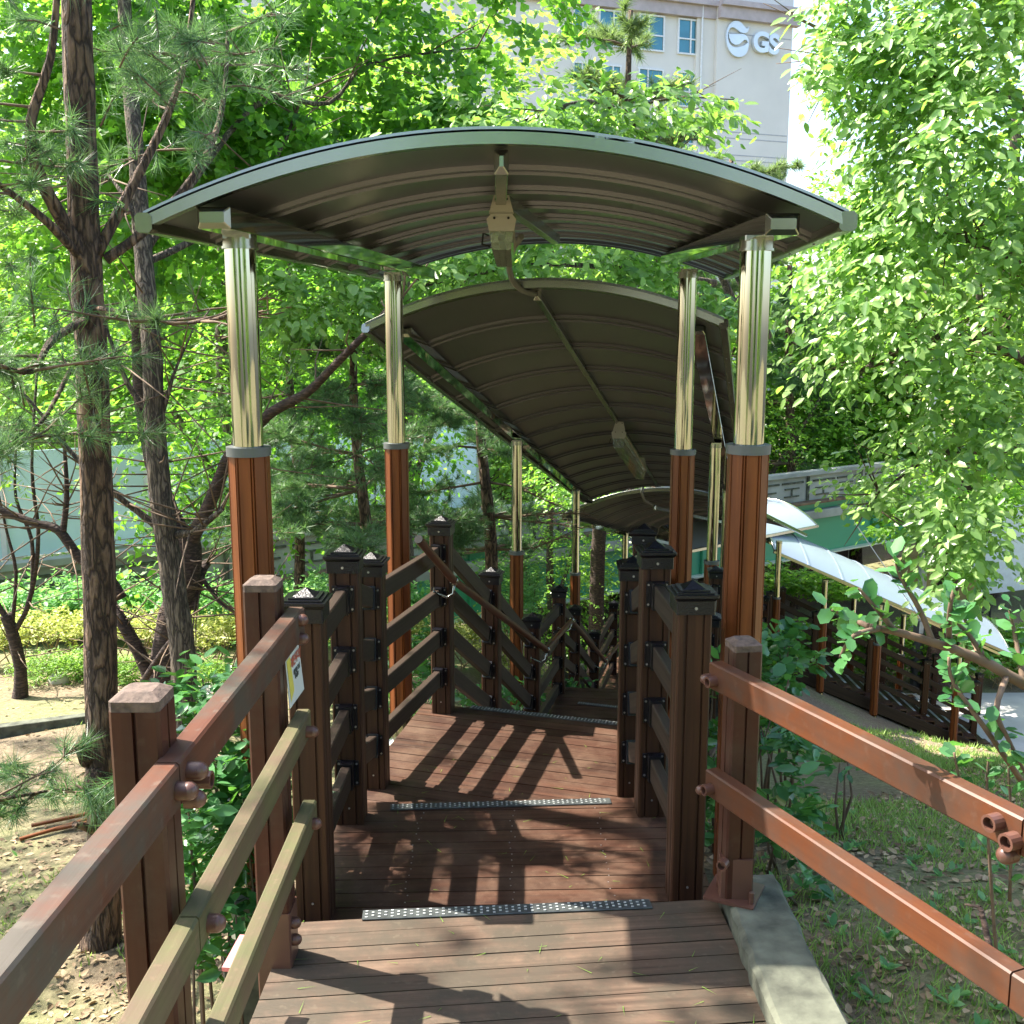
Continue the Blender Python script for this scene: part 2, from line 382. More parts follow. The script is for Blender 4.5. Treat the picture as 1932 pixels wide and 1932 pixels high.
# ------------------------------------------------------------------ terrain
def lerp_tab(t, tab):
    if t <= tab[0][0]: return tab[0][1]
    for (a, va), (b_, vb) in zip(tab, tab[1:]):
        if t <= b_: return va+(vb-va)*(t-a)/(b_-a)
    return tab[-1][1]
def sstep(a, b_, t): t = min(1, max(0, (t-a)/(b_-a))); return t*t*(3-2*t)
LT = [(-20, -.5), (0, -.85), (4.5, -1.22), (9.5, -1.72), (12, -2.0), (16, -2.5), (22, -3.6), (30, -5.6), (60, -5.6)]
RT = [(-20, .1), (0, -.10), (3, -.18), (6, -.95), (8, -1.72), (10, -2.45), (13, -3.22), (14.6, -3.62), (16.6, -4.6), (17.3, -5.6), (60, -5.6)]
def gz(x, y):
    c0 = -.75 if y < 9 else -.75+(y-9)*.12
    k = sstep(c0-.15, c0+1.55, x) if y < 14 else sstep(-3, 2.2, x)
    z = lerp_tab(y, LT)*(1-k)+lerp_tab(y, RT)*k
    if x > 3 and y < 17: z -= .15*(x-3)*sstep(6, 13, y)
    z += .03*math.sin(x*2.3+y*1.1)+.02*math.sin(x*5.1-y*4.3)
    if y > 12.5 and x > 2:
        k2 = sstep(13.2, 16.2, y)*sstep(2, 3.6, x); zt = min(-3.75, max(-5.62, -4.08-.44*(x-4.5))); z = z*(1-k2)+zt*k2
    if y > 17.95 and x > 1: z = min(z, -5.62)
    return z
mb = MB(); xs = [-70, -45, -30, -22, -16]+[-12+i*.35 for i in range(72)]+[14, 17, 22, 30, 45, 70]
ys = [-25, -15, -8, -4]+[-2+i*.3 for i in range(90)]+[27, 30, 36, 45, 60, 90, 150]
G = [[len(mb.v)+0 for _ in xs] for _ in ys]
for j, y in enumerate(ys):
    for i, x in enumerate(xs): G[j][i] = len(mb.v); mb.v.append(Vector((x, y, gz(x, y))))
for j in range(len(ys)-1):
    for i in range(len(xs)-1):
        mb.face((G[j][i], G[j][i+1], G[j+1][i+1], G[j+1][i]), [(xs[i], ys[j]), (xs[i+1], ys[j]), (xs[i+1], ys[j+1]), (xs[i], ys[j+1])], True)
tag(mb.build('ground', M['soil']), kind='structure')
mb = MB(); mb.prism([(8.7, 17.9), (9.2, 17.2), (30, 16.6), (30, 20.3), (13, 20.6), (5.2, 20.4)], -5.7, -5.58)
tag(mb.build('path', M['path']), kind='structure')

# ------------------------------------------------------------------ decks and stairs
def clip(poly, a, b_, c):                 # keep a*x+b*y<=c
    out = []
    for i in range(len(poly)):
        p, q = poly[i], poly[(i+1) % len(poly)]; fp = a*p[0]+b_*p[1]-c; fq = a*q[0]+b_*q[1]-c
        if fp <= 0: out.append(p)
        if fp*fq < 0:
            t = fp/(fp-fq); out.append((p[0]+(q[0]-p[0])*t, p[1]+(q[1]-p[1])*t))
    return out
def planks(mb, poly, z, ang, pw=.088, gap=.005, th=.026, seed=0):
    """boards whose length runs at angle ang"""
    rng = random.Random(seed); nx, ny = -math.sin(ang), math.cos(ang)
    ds = [nx*x+ny*y for x, y in poly]; hi = max(ds); k = hi
    while k > min(ds):
        p = clip(clip(poly, nx, ny, k-gap/2), -nx, -ny, -(k-pw+gap/2))
        if len(p) >= 3: mb.prism(p, z-th, z+rng.uniform(-.0012, .0012), ang)
        k -= pw
def grit(parent, p0, p1, wd=.05, n_=40):
    """perforated anti-slip strip"""
    p0, p1 = Vector(p0), Vector(p1); d = (p1-p0).normalized(); s_ = Vector((-d.y, d.x, 0))
    a = MB(); a.bar(p0, p1, wd, .004, bev=.001); st = a.build('grit_strip', M['strip'], parent)
    b_ = MB(); L = (p1-p0).length; k = int(L/.019)
    for i in range(k):
        for r_ in range(2 if i % 2 else 3):
            o_ = (r_-.5)*.016 if i % 2 else (r_-1)*.016
            c = p0+d*(.012+i*.019)+s_*o_+Vector((0, 0, .0022)); h = .0038
            b_.prism([(c.x-h*d.x-h*.6*s_.x, c.y-h*d.y-h*.6*s_.y), (c.x+h*d.x-h*.6*s_.x, c.y+h*d.y-h*.6*s_.y), (c.x+h*d.x+h*.6*s_.x, c.y+h*d.y+h*.6*s_.y), (c.x-h*d.x+h*.6*s_.x, c.y-h*d.y+h*.6*s_.y)], c.z, c.z+.0022)
    b_.build('grit_dots', M['dots'], st)
def screws(parent, lines, z):
    b_ = MB()
    for (x, y) in lines: b_.cyl((x, y, z-.002), (x, y, z+.0016), .0026, k=6)
    b_.build('screws', M['screw'], parent)

ZB, ZC, Z2, Z3, Z4, Z5 = -.16, -.34, -1.27, -2.75, -3.80, -5.6
aA = math.atan2(.13, 1.27)
t = thing('deck_platform', (0, 1, 0), 'weathered grey-brown deck platform of cross boards nearest the viewer', 'deck')
pA = [(-.66, 2.29), (-.655, 2.80), (.625, 2.93), (.66, 2.29)]
mb = MB(); planks(mb, pA, 0, aA, .072, .004, seed=1); mb.build('boards', M['oldeck'], t)
mb = MB(); planks(mb, [(-.10, .4), (-.10, 2.28), (.70, 2.32), (.80, .4)], -.002, 0, .072, .004, seed=2)
planks(mb, [(-.70, .4), (-.64, 2.26), (-.106, 2.262), (-.106, .4)], .010, 0, .085, .004, seed=3); mb.build('repair_boards', M['palewood'] , t)
mb = MB(); mb.bar((-.65, 2.785, -.085), (.615, 2.915, -.085), .02, .11)
mb.bar((-.64, .4, -.12), (-.64, 2.78, -.12), .05, .17); mb.bar((.60, .4, -.12), (.60, 2.88, -.12), .05, .17)
mb.bar((-.6, 2.4, -.2), (-.6, 2.4, -1.2), .07, .07); mb.build('bearers', M['railbar'], t)
grit(t, PZ(684, 1727, .003)+Vector((0, 0, 0)), PZ(1228, 1705, .003), .05)

t = thing('deck_platform', (0, 3.4, ZB), 'dark brown deck step between the first two pairs of capped posts', 'deck')
pB = [(-.74, 2.83), (-.74, 3.93), (.68, 3.985), (.68, 2.955)]
mb = MB(); planks(mb, pB, ZB, .035, .088, seed=4); mb.build('boards', M['deck'], t)
mb = MB(); mb.bar((-.73, 3.90, ZB-.09), (.67, 3.95, ZB-.09), .03, .12)
for x in (-.70, 0, .64): mb.bar((x, 2.95, ZB-.12), (x, 3.9, ZB-.12), .06, .16)
for x in (-.68, .62): mb.bar((x, 3.1, ZB-.2), (x, 3.1, gz(x, 3.1)-.1), .09, .09)
mb.build('bearers', M['railbar'], t)
grit(t, PZ(736, 1523, ZB+.003), PZ(1152, 1511, ZB+.003), .05)
screws(t, [(x+random.Random(i).uniform(-.012, .012), 2.96+i*.044+dx*.02) for i in range(22) for dx, x in ((0, -.36), (1, .0), (0, .34))], ZB)
t = thing('deck_platform', (0, 4.8, ZC), 'sunlit brown deck landing with slanting boards before the first stairs', 'deck')
q0, q1 = PZ(838, 1330, ZC), PZ(1185, 1367, ZC)
aC = math.atan2(q1.y-q0.y, q1.x-q0.x)
dn = Vector((math.cos(aC), math.sin(aC)))
e0 = Vector((q0.x, q0.y))-dn*.12; e1 = Vector((q1.x, q1.y))+dn*.16
pC = [(-.72, 3.90), (-.72, 4.45), (e0.x, e0.y), (e1.x, e1.y), (.66, 4.6), (.66, 3.95)]
mb = MB(); planks(mb, clip(pC, 0, 1, 4.26), ZC, .035, .088, seed=5)
planks(mb, clip(pC, 0, -1, -4.265), ZC, aC, .088, seed=6); mb.build('boards', M['deck'], t)
mb = MB(); mb.bar((e0.x, e0.y-.03, ZC-.09), (e1.x, e1.y-.03, ZC-.09), .03, .12)
for x in (-.66, 0, .6): mb.bar((x, 3.98, ZC-.12), (x+.06, 5.0, ZC-.12), .06, .16)
for x in (-.6, .6): mb.bar((x, 4.5, ZC-.2), (x, 4.5, gz(x, 4.5)-.1), .09, .09)
mb.build('bearers', M['railbar'], t)
grit(t, PZ(888, 1334, ZC+.003), PZ(1178, 1367, ZC+.003), .05)

def flight(label, a0, a1, b0, b1, za, zb, nr, mat='deck'):
    """stairs between top edge a0-a1 (left,right) and bottom edge b0-b1"""
    t = thing('stair_flight', ((a0[0]+a1[0])/2, (a0[1]+a1[1])/2, za), label, 'stairs')
    a0, a1, b0, b1 = map(Vector, (a0, a1, b0, b1)); rise = (za-zb)/nr
    st = MB()
    for s_, (p, q) in enumerate(((a0, b0), (a1, b1))):
        st.bar((p.x, p.y, za-.16), (q.x, q.y, zb-.10), .05, .2)
    st.build('stringer', M['railbar'], t)
    for i in range(1, nr):
        f0, f1 = (i-1)/(nr-1), i/(nr-1) if nr > 1 else 1
        l0, r0 = a0.lerp(b0, f0), a1.lerp(b1, f0); l1, r1 = a0.lerp(b0, f1), a1.lerp(b1, f1)
        z = za-rise*i; tr = MB(); ang = math.atan2(r0.y-l0.y, r0.x-l0.x)
        planks(tr, [tuple(l0), tuple(r0), tuple(r1), tuple(l1)][::-1], z, ang, .13, .005, seed=i)
        tr.bar((l0.x, l0.y, z+rise/2-.01), (r0.x, r0.y, z+rise/2-.01), .015, rise-.03)
        o_ = tr.build('tread', M[mat], t)
        a = MB(); pl, pr = l1.lerp(l0, .12), r1.lerp(r0, .12)
        a.bar((*pl.lerp(pr, .12), z+.003), (*pl.lerp(pr, .88), z+.003), .045, .004, bev=.001); a.build('grit_strip', M['dots'], o_)
    return t
m0, m1 = (-.02, 7.12), (1.42, 6.82)
flight('first timber stair flight going down under the second canopy', tuple(e0), tuple(e1), m0, m1, ZC, Z2, 6)
t = thing('deck_platform', (.8, 7.7, Z2), 'small dark landing halfway down under the second canopy', 'deck')
n0_, n1_ = (.28, 8.55), (1.72, 8.35)
mb = MB(); planks(mb, [m0, m1, n1_, n0_][::-1], Z2, math.atan2(-.2, 1.44), .088, seed=7); mb.build('boards', M['deck'], t)
g0 = PZ(1090, 1326, Z2+.003); g1 = PZ(1200, 1338, Z2+.003); grit(t, g0, g1, .05)
k0, k1 = (.80, 12.0), (2.25, 11.9)
flight('second timber stair flight below the halfway landing', n0_, n1_, k0, k1, Z2, Z3, 9)
t = thing('deck_platform', (1.6, 12.8, Z3), 'lower landing of dark boards where the stairs bend', 'deck')
j0, j1 = (1.15, 13.9), (2.75, 13.3)
mb = MB(); planks(mb, [k0, k1, j1, j0][::-1], Z3, 0, .1, seed=8); mb.build('boards', M['deck'], t)
flight('third timber stair flight behind the cherry trunk', j0, j1, (2.6, 17.4), (3.9, 16.6), Z3, Z4, 7)
t = thing('deck_platform', (3.7, 17.8, Z4), 'corner landing at the head of the long lower stairs', 'deck')
mb = MB(); planks(mb, [(2.6, 17.4), (3.9, 16.6), (4.5, 17.95), (4.5, 19.3), (3.0, 19.3)][::-1][::-1], Z4, math.pi/2, .1, seed=9); mb.build('boards', M['deck'], t)
nlow = 11
flight('long lower stair flight running sideways down to the concrete path', (4.5, 19.3), (4.5, 17.62), (8.6, 19.3), (8.6, 17.62), Z4, Z5, 17, 'deck')

# ------------------------------------------------------------------ capped dark railings
PW = .108
def capped_post(t, x, y, zb, zt, ang=0):
    mb = MB(); up = (math.sin(-ang), math.cos(ang), 0)
    mb.sweep(grooved(PW, (-.027, .027)), (x, y, zb), (x, y, zt-.03), up=up)
    po = mb.build('post', M['railwood'], t)
    c = MB(); r2 = lambda s_: rect(s_, s_, .003)
    c.sweep(r2(PW+.014), (x, y, zt-.062), (x, y, zt-.018), up=up, prof1=r2(PW+.014))
    c.sweep(r2(PW+.014), (x, y, zt-.018), (x, y, zt-.006), up=up, prof1=r2(PW+.034))
    c.sweep(r2(PW+.034), (x, y, zt-.006), (x, y, zt+.003), up=up)
    c.sweep(r2(PW+.012), (x, y, zt+.003), (x, y, zt+.009), up=up)
    c.sweep(r2(PW-.012), (x, y, zt+.009), (x, y, zt+.015), up=up)
    c.sweep(r2(PW-.036), (x, y, zt+.015), (x, y, zt+.038), up=up, prof1=r2(.004))
    c.build('post_cap', M['blackmetal'], po)
    s_ = MB(); dx, dy = math.sin(ang)*(PW/2+.0075), -math.cos(ang)*(PW/2+.0075)
    s_.cyl((x+dx, y+dy, zt-.04), (x+dx*1.05, y+dy*1.05, zt-.04), .005, k=8)
    s_.cyl((x+dx*.9, y+dy*.9, zb+.12), (x+dx*.93, y+dy*.93, zb+.12), .004, k=8)
    s_.build('screw', M['screw'], po)
RH = (.90, .665, .44, .215)
def rail_run(label, pts, skip=(), hgt=1.06, cat='railing', rh=RH, group=None):
    """pts: (x, y, zbase)"""
    t = thing('railing', (pts[0][0], pts[0][1], pts[0][2]), label, cat, group)
    for i, (x, y, z) in enumerate(pts):
        a = pts[max(i-1, 0)]; b_ = pts[min(i+1, len(pts)-1)]
        if i == 0: a = pts[0]
        ang = math.atan2(-(b_[0]-a[0]), b_[1]-a[1])
        if abs(b_[0]-a[0]) > 2*abs(b_[1]-a[1]): ang = 0
        capped_post(t, x, y, z-.05, z+hgt, ang*.6)
    for i in range(len(pts)-1):
        if i in skip: continue
        a, b_ = Vector(pts[i]), Vector(pts[i+1]); d = (b_-a); d.z = 0; d.normalize()
        for h in rh:
            p = a+Vector((0, 0, h))+d*(PW/2-.002); q = b_+Vector((0, 0, h))-d*(PW/2-.002)
            dd = (q-p).normalized()
            mb = MB(); mb.bar(p, q, .038, .088); ra = mb.build('rail', M['railbar'], t)
            sd_ = Vector((-d.y, d.x, 0))
            for e, s_, g_ in ((p, 1, dd), (q, -1, -dd)):
                br = MB(); br.bar(e+g_*.002, e+g_*.05, .050, .104, bev=.002); f = e+d*.003*s_; br.bar(f-sd_*.042, f+sd_*.042, .006, .10, bev=.001); br.cur = 1
                for u_ in (-.034, .034):
                    for w_ in (-.038, .038):
                        c = e+sd_*u_+Vector((0, 0, w_))+d*.006*s_; br.cyl(c, c+d*.003*s_, .0045, k=6)
                br.build('bracket', (M['blackmetal'], M['screw']), ra)
    return t
def PT(u, v, Y): p = P(u, v, Y); return (p.x, p.y)
Lp = [(-.638, 3.11, ZB), (-.627, 3.79, ZB), (-.627, 4.50, ZC), (-.38, 5.46, ZC)]
for (u, v, Y) in ((927, 1075, 6.28), (1005, 1160, 7.1), (1055, 1107, 8.4), (1085, 1143, 9.9), (1122, 1190, 11.1), (1158, 1135, 13.3)):
    p = P(u, v, Y); Lp.append((p.x, p.y, p.z-1.08))
rail_run('left-hand dark timber railing with black pyramid caps running down the stairs', Lp)
Rp = [(.577, 3.21, ZB), (.547, 3.86, ZB), (.53, 4.42, ZC), (.68, 5.22, ZC), (1.05, 6.1, -.82), (1.38, 6.95, Z2), (1.70, 8.4, Z2), (1.95, 10.2, -2.0), (2.25, 11.9, Z3), (2.8, 13.3, Z3)]
rail_run('right-hand dark timber railing with black pyramid caps beside the broad-leaved shrub', Rp)
# lower flight railings
sl = (Z5-Z4)/(8.6-4.5)
def low_pts(y, us):
    out = []
    for u in us:
        x = (u-966)/1948*(y*1.0)*1.0; x = P(u, 1250, y).x
        out.append((x, y, Z4+sl*max(0, x-4.5)))
    return out
rail_run('long dark railing on the near side of the sideways lower stairs', low_pts(17.95, (1448, 1535, 1640, 1748, 1845)), cat='railing')
rail_run('far-side dark railing of the lower stairs, seen through the near one', low_pts(19.3, (1470, 1560, 1665, 1765, 1850)), cat='railing')
rail_run('short dark railing at the corner landing above the lower stairs', [(2.6, 17.4, Z4), (3.9, 16.6, Z4), (4.4, 17.4, Z4)])

# handrail
hp = [P(790, 1018, 4.88), P(857, 1096, 5.33), P(1031, 1226, 6.95), P(1078, 1171, 8.1), P(1142, 1246, 10.5), P(1190, 1190, 13.0)]
t = thing('handrail', hp[0], 'round brown wooden handrail on curved steel brackets inside the left railing', 'handrail')
for a, b_ in zip(hp[:-1], hp[1:]):
    if a is hp[0] or True:
        mb = MB(); mb.cyl(a, b_, .021, k=14); mb.build('rail', M['clad'] if False else M['railR'], t)
mb = MB(); mb.cyl(hp[0]-(hp[1]-hp[0]).normalized()*.006, hp[0], .0215, k=14); mb.build('end_cap', M['rubber'], t)
for p in hp[1:5]:
    mb = MB(); mb.ball(p, .026, 12, 8); L_ = Vector((-.11, 0, -.005))
    mb.tube([p+Vector((0, 0, -.02)), p+Vector((-.005, 0, -.07)), p+Vector((-.04, 0, -.09)), p+Vector((-.085, .0, -.07)), p+Vector((-.10, 0, -.06))], .0075, 8)
    mb.cyl(p+Vector((-.105, 0, -.06)), p+Vector((-.11, 0, -.06)), .026, k=14)
    mb.build('bracket', M['satin'], t)

# ------------------------------------------------------------------ painted foreground fences
def painted_post(t, x, y, zb, zt, W=.088, ang=0):
    up = (math.sin(-ang), math.cos(ang), 0); mb = MB(); pr = grooved(W, (0,), .0035, .008, .006)
    mb.sweep(pr, (x, y, zb), (x, y, zt-.03), up=up); po = mb.build('post', M['paint'], t)
    c = MB(); r2 = lambda s_: rect(s_, s_, .006)
    c.sweep(r2(W-.001), (x, y, zt-.03), (x, y, zt-.012), up=up); c.sweep(r2(W-.001), (x, y, zt-.012), (x, y, zt), up=up, prof1=r2(W-.036))
    # checks in the end grain
    c.build('post_top', M['endgrain'], po)
    return po
def fence_rail(t, p, q, mat, wd=.042, ht=.078):
    mb = MB(); mb.bar(p, q, wd, ht, bev=.0045); return mb.build('rail', M[mat], t)
def cap_ball(t, c, r=.02, d=(1, 0, 0)):
    d = Vector(d).normalized(); mb = MB(); c = Vector(c)
    mb.cyl(c-d*.012, c+d*.006, r, k=14); mb.ball(c+d*.008, r*.99, 14, 10); mb.build('bolt_cap', M['boltcap'], t)
def cap_open(t, c, r=.019, d=(1, 0, 0)):
    d = Vector(d).normalized(); mb = MB(); c = Vector(c); k = 16
    for i in range(k):
        a0, a1 = 2*math.pi*i/k, 2*math.pi*(i+1)/k; u_ = Vector((-d.y, d.x, 0)); w_ = d.cross(u_)
        f = lambda a, rr, h: c+u_*math.cos(a)*rr+w_*math.sin(a)*rr+d*h
        mb.quad(f(a0, r, 0), f(a1, r, 0), f(a1, r, .028), f(a0, r, .028)); mb.quad(f(a0, r, .028), f(a1, r, .028), f(a1, r*.7, .028), f(a0, r*.7, .028)); mb.quad(f(a0, r*.7, .028), f(a1, r*.7, .028), f(a1, r*.7, .006), f(a0, r*.7, .006))
    mb.cyl(c, c+d*.016, r*.38, k=8); mb.build('bolt_cap', M['boltcap'], t)
t = thing('timber_fence', (-.62, 2.6, 0), 'brown painted fence of three rails, mossy and worn, left of the platform', 'fence')
for (x, y, zt) in ((-.648, 2.62, 1.085), (-.645, 1.72, 1.10), (-.66, .55, 1.11)): painted_post(t, x, y, -.9 if y > 2 else -1.1, zt)
xr = -.575
fence_rail(t, (xr+.002, 2.66, .955), (xr-.012, 1.66, .948), 'rail1', .044, .080); fence_rail(t, (xr-.012, 1.655, .948), (xr-.04, .2, .94), 'rail1', .044, .080)
fence_rail(t, (xr+.012, 2.66, .675), (xr+.010, 1.66, .668), 'rail2', .038, .072); fence_rail(t, (xr+.010, 1.655, .668), (xr+.008, .2, .66), 'rail2', .038, .072)
fence_rail(t, (xr+.020, 2.66, .415), (xr+.024, 1.66, .410), 'rail2', .038, .070); fence_rail(t, (xr+.024, 1.655, .410), (xr+.026, .2, .40), 'rail2', .038, .070)
for y, z in ((2.6, .975), (2.6, .925), (1.70, .955), (1.64, .945), (1.68, .912)): cap_ball(t, (xr+.022, y, z), .0165)
cap_open(t, (xr+.014, 1.73, .925), .016)
for z in (.67, .41): cap_ball(t, (xr+.040, 2.6, z), .016)
cap_ball(t, (xr+.036, 1.71, .66), .017)
for y, z in ((2.6, .12), (2.6, .07)): cap_ball(t, (-.60, y, z), .016)
mb = MB(); mb.bar((-.648, 2.62, -.35), (-.648, 2.62, .16), .094, .094, up=(0, 1, 0)); mb.bar((-.648, 2.62, -.36), (-.648, 2.62, -.35), .2, .2, up=(0, 1, 0)); mb.build('post_shoe', M['boltcap'], t)

t = thing('timber_fence', (.68, 2.85, 0), 'red-brown painted fence of two rails fanning out to the right', 'fence')
bp_ = PZ(1412, 1688, .06); fd = Vector((.42, -.98, 0)).normalized()
painted_post(t, .665, 2.86, .065, .85, .086, .12)
painted_post(t, 1.135, 1.90, .0, .86, .086, .12)
rs = Vector((.585, 2.85, .745)); re = Vector((1.005, 1.875, .745)); e2 = Vector((1.30, 1.20, .745))
def ext(a, b_, f): return a+(b_-a)*f
fence_rail(t, rs, re, 'railR', .044, .078); fence_rail(t, ext(rs, re, 1.004), ext(rs, re, 1.9), 'railR', .044, .078)
rs2 = Vector((.585, 2.85, .42)); re2 = Vector((1.0, 1.86, .43))
fence_rail(t, rs2, ext(rs2, re2, 1.0), 'railR', .044, .078); fence_rail(t, ext(rs2, re2, 1.004), ext(rs2, re2, 1.9), 'railR', .044, .078)
fn = Vector((-.92, -.39, 0))
cap_open(t, rs+(re-rs)*.03+fn*.022+Vector((0, 0, -.008)), .016, fn); cap_ball(t, rs+(re-rs)*.005+fn*.03+Vector((0, 0, -.008)), .015, fn)
cap_open(t, rs2+(re2-rs2)*.03+fn*.022+Vector((0, 0, -.008)), .016, fn); cap_ball(t, rs2+fn*.03+Vector((0, 0, -.022)), .015, fn)
cap_open(t, re+(rs-re)*.05+fn*.022+Vector((0, 0, .01)), .018, fn); cap_open(t, re+(rs-re)*.01+fn*.022+Vector((0, 0, -.01)), .018, fn); cap_ball(t, re+(rs-re)*.02+fn*.025+Vector((0, 0, -.045)), .018, fn)
cap_open(t, (.62, 2.80, .19), .016, (-.5, -.8, 0))
mb = MB(); mb.bar((.665, 2.86, .066), (.665, 2.86, .19), .094, .094, up=(.12, 1, 0)); mb.bar((.665, 2.86, .058), (.665, 2.86, .066), .15, .15, up=(.5, 1, 0)); mb.cyl((.70, 2.79, .06), (.70, 2.79, .1), .008, k=8); mb.build('post_shoe', M['boltcap'], t)

# kerbs
mb = MB(); prof = [(-.09, -.5), (.09, -.5), (.088, .05), (.075, .062), (-.075, .062), (-.09, .05)]
pts = [Vector((.73, 2.96, 0)), Vector((.725, 2.4, -.0)), Vector((.78, 1.2, 0))]
N_ = 26; n0 = len(mb.v); rg = random.Random(4)
for i in range(N_):
    f = i/(N_-1); p = pts[0].lerp(pts[1], f*2) if f < .5 else pts[1].lerp(pts[2], f*2-1)
    for a, b_ in prof: mb.v.append(p+Vector((a+rg.uniform(-.004, .004), 0, b_+rg.uniform(-.003, .003))))
k = len(prof)
for i in range(N_-1):
    for q in range(k):
        j = (q+1) % k; mb.face((n0+i*k+q, n0+i*k+j, n0+(i+1)*k+j, n0+(i+1)*k+q), [(0, 0)]*4, False)
mb.face([n0+q for q in range(k)], [(0, 0)]*k)
tag(mb.build('concrete_kerb', M['conc']), 'mossy grey concrete kerb under the right fence post beside the platform', 'kerb')
mb = MB()
c0, c1 = PZ(-60, 1385, -1.58), PZ(165, 1362, -1.62)
mb.bar((c0.x, c0.y, gz(c0.x, c0.y)+.02), (c1.x+.5, c1.y+.05, gz(c1.x, c1.y)+.02), .1, .16)
tag(mb.build('garden_kerb', M['conc']), 'low grey garden kerb on the soil behind the near pine trunk', 'kerb')

# notice
t = thing('notice_sheet', (-.55, 2.5, .93), 'laminated white notice with red and black Korean lettering hung from the left top rail', 'notice')
na, nb_, nc, nd = P(536, 1219, 2.47), P(560, 1189, 2.62), P(574, 1300, 2.68), P(547, 1338, 2.52)
mb = MB(); mb.quad(na, nb_, nc, nd); off = V3_((-.0015, .0005, 0)); mb.quad(nd+off, nc+off, nb_+off, na+off); mb.build('sheet', M['paper'], t)
nX = (nb_-na).normalized(); nY = ((na-nd)-(na-nd).dot(nX)*nX).normalized(); nN = nX.cross(nY)
def on_sheet(f, g, e=.0012): return na.lerp(nb_, f).lerp(nd.lerp(nc, f), g)+nN*e
mb = MB(); mb.quad(on_sheet(.04, .25), on_sheet(.30, .24), on_sheet(.36, .80), on_sheet(.10, .92)); mb.build('yellow_flower_print', M['yellow'], t)
def to_mesh(o):
    me = bpy.data.meshes.new_from_object(o.evaluated_get(bpy.context.evaluated_depsgraph_get())); n_ = bpy.data.objects.new(o.name+'_', me); nm = o.name
    COL.objects.link(n_); bpy.data.objects.remove(o); n_.name = nm; return n_
def text(name, s_, loc, size, mat, parent, ext_=.0003, off=0):
    c = bpy.data.curves.new(name, 'FONT'); c.body = s_; c.size = size; c.extrude = ext_; c.offset = off; c.align_x = 'CENTER'
    o = bpy.data.objects.new(name, c); COL.objects.link(o); c.materials.append(mat)
    o = to_mesh(o); o.parent = parent; o.location = Vector(loc)-WLOC[parent.name]; o.rotation_euler = Matrix((nX, nY, nN)).transposed().to_euler(); return o
text('warning_words', '계단주의', on_sheet(.62, .42, .002), .032, M['redink'], t, off=.001)
text('small_words', '계단을 조심\n하세요', on_sheet(.62, .57, .002), .016, M['blackink'], t, off=.0005)

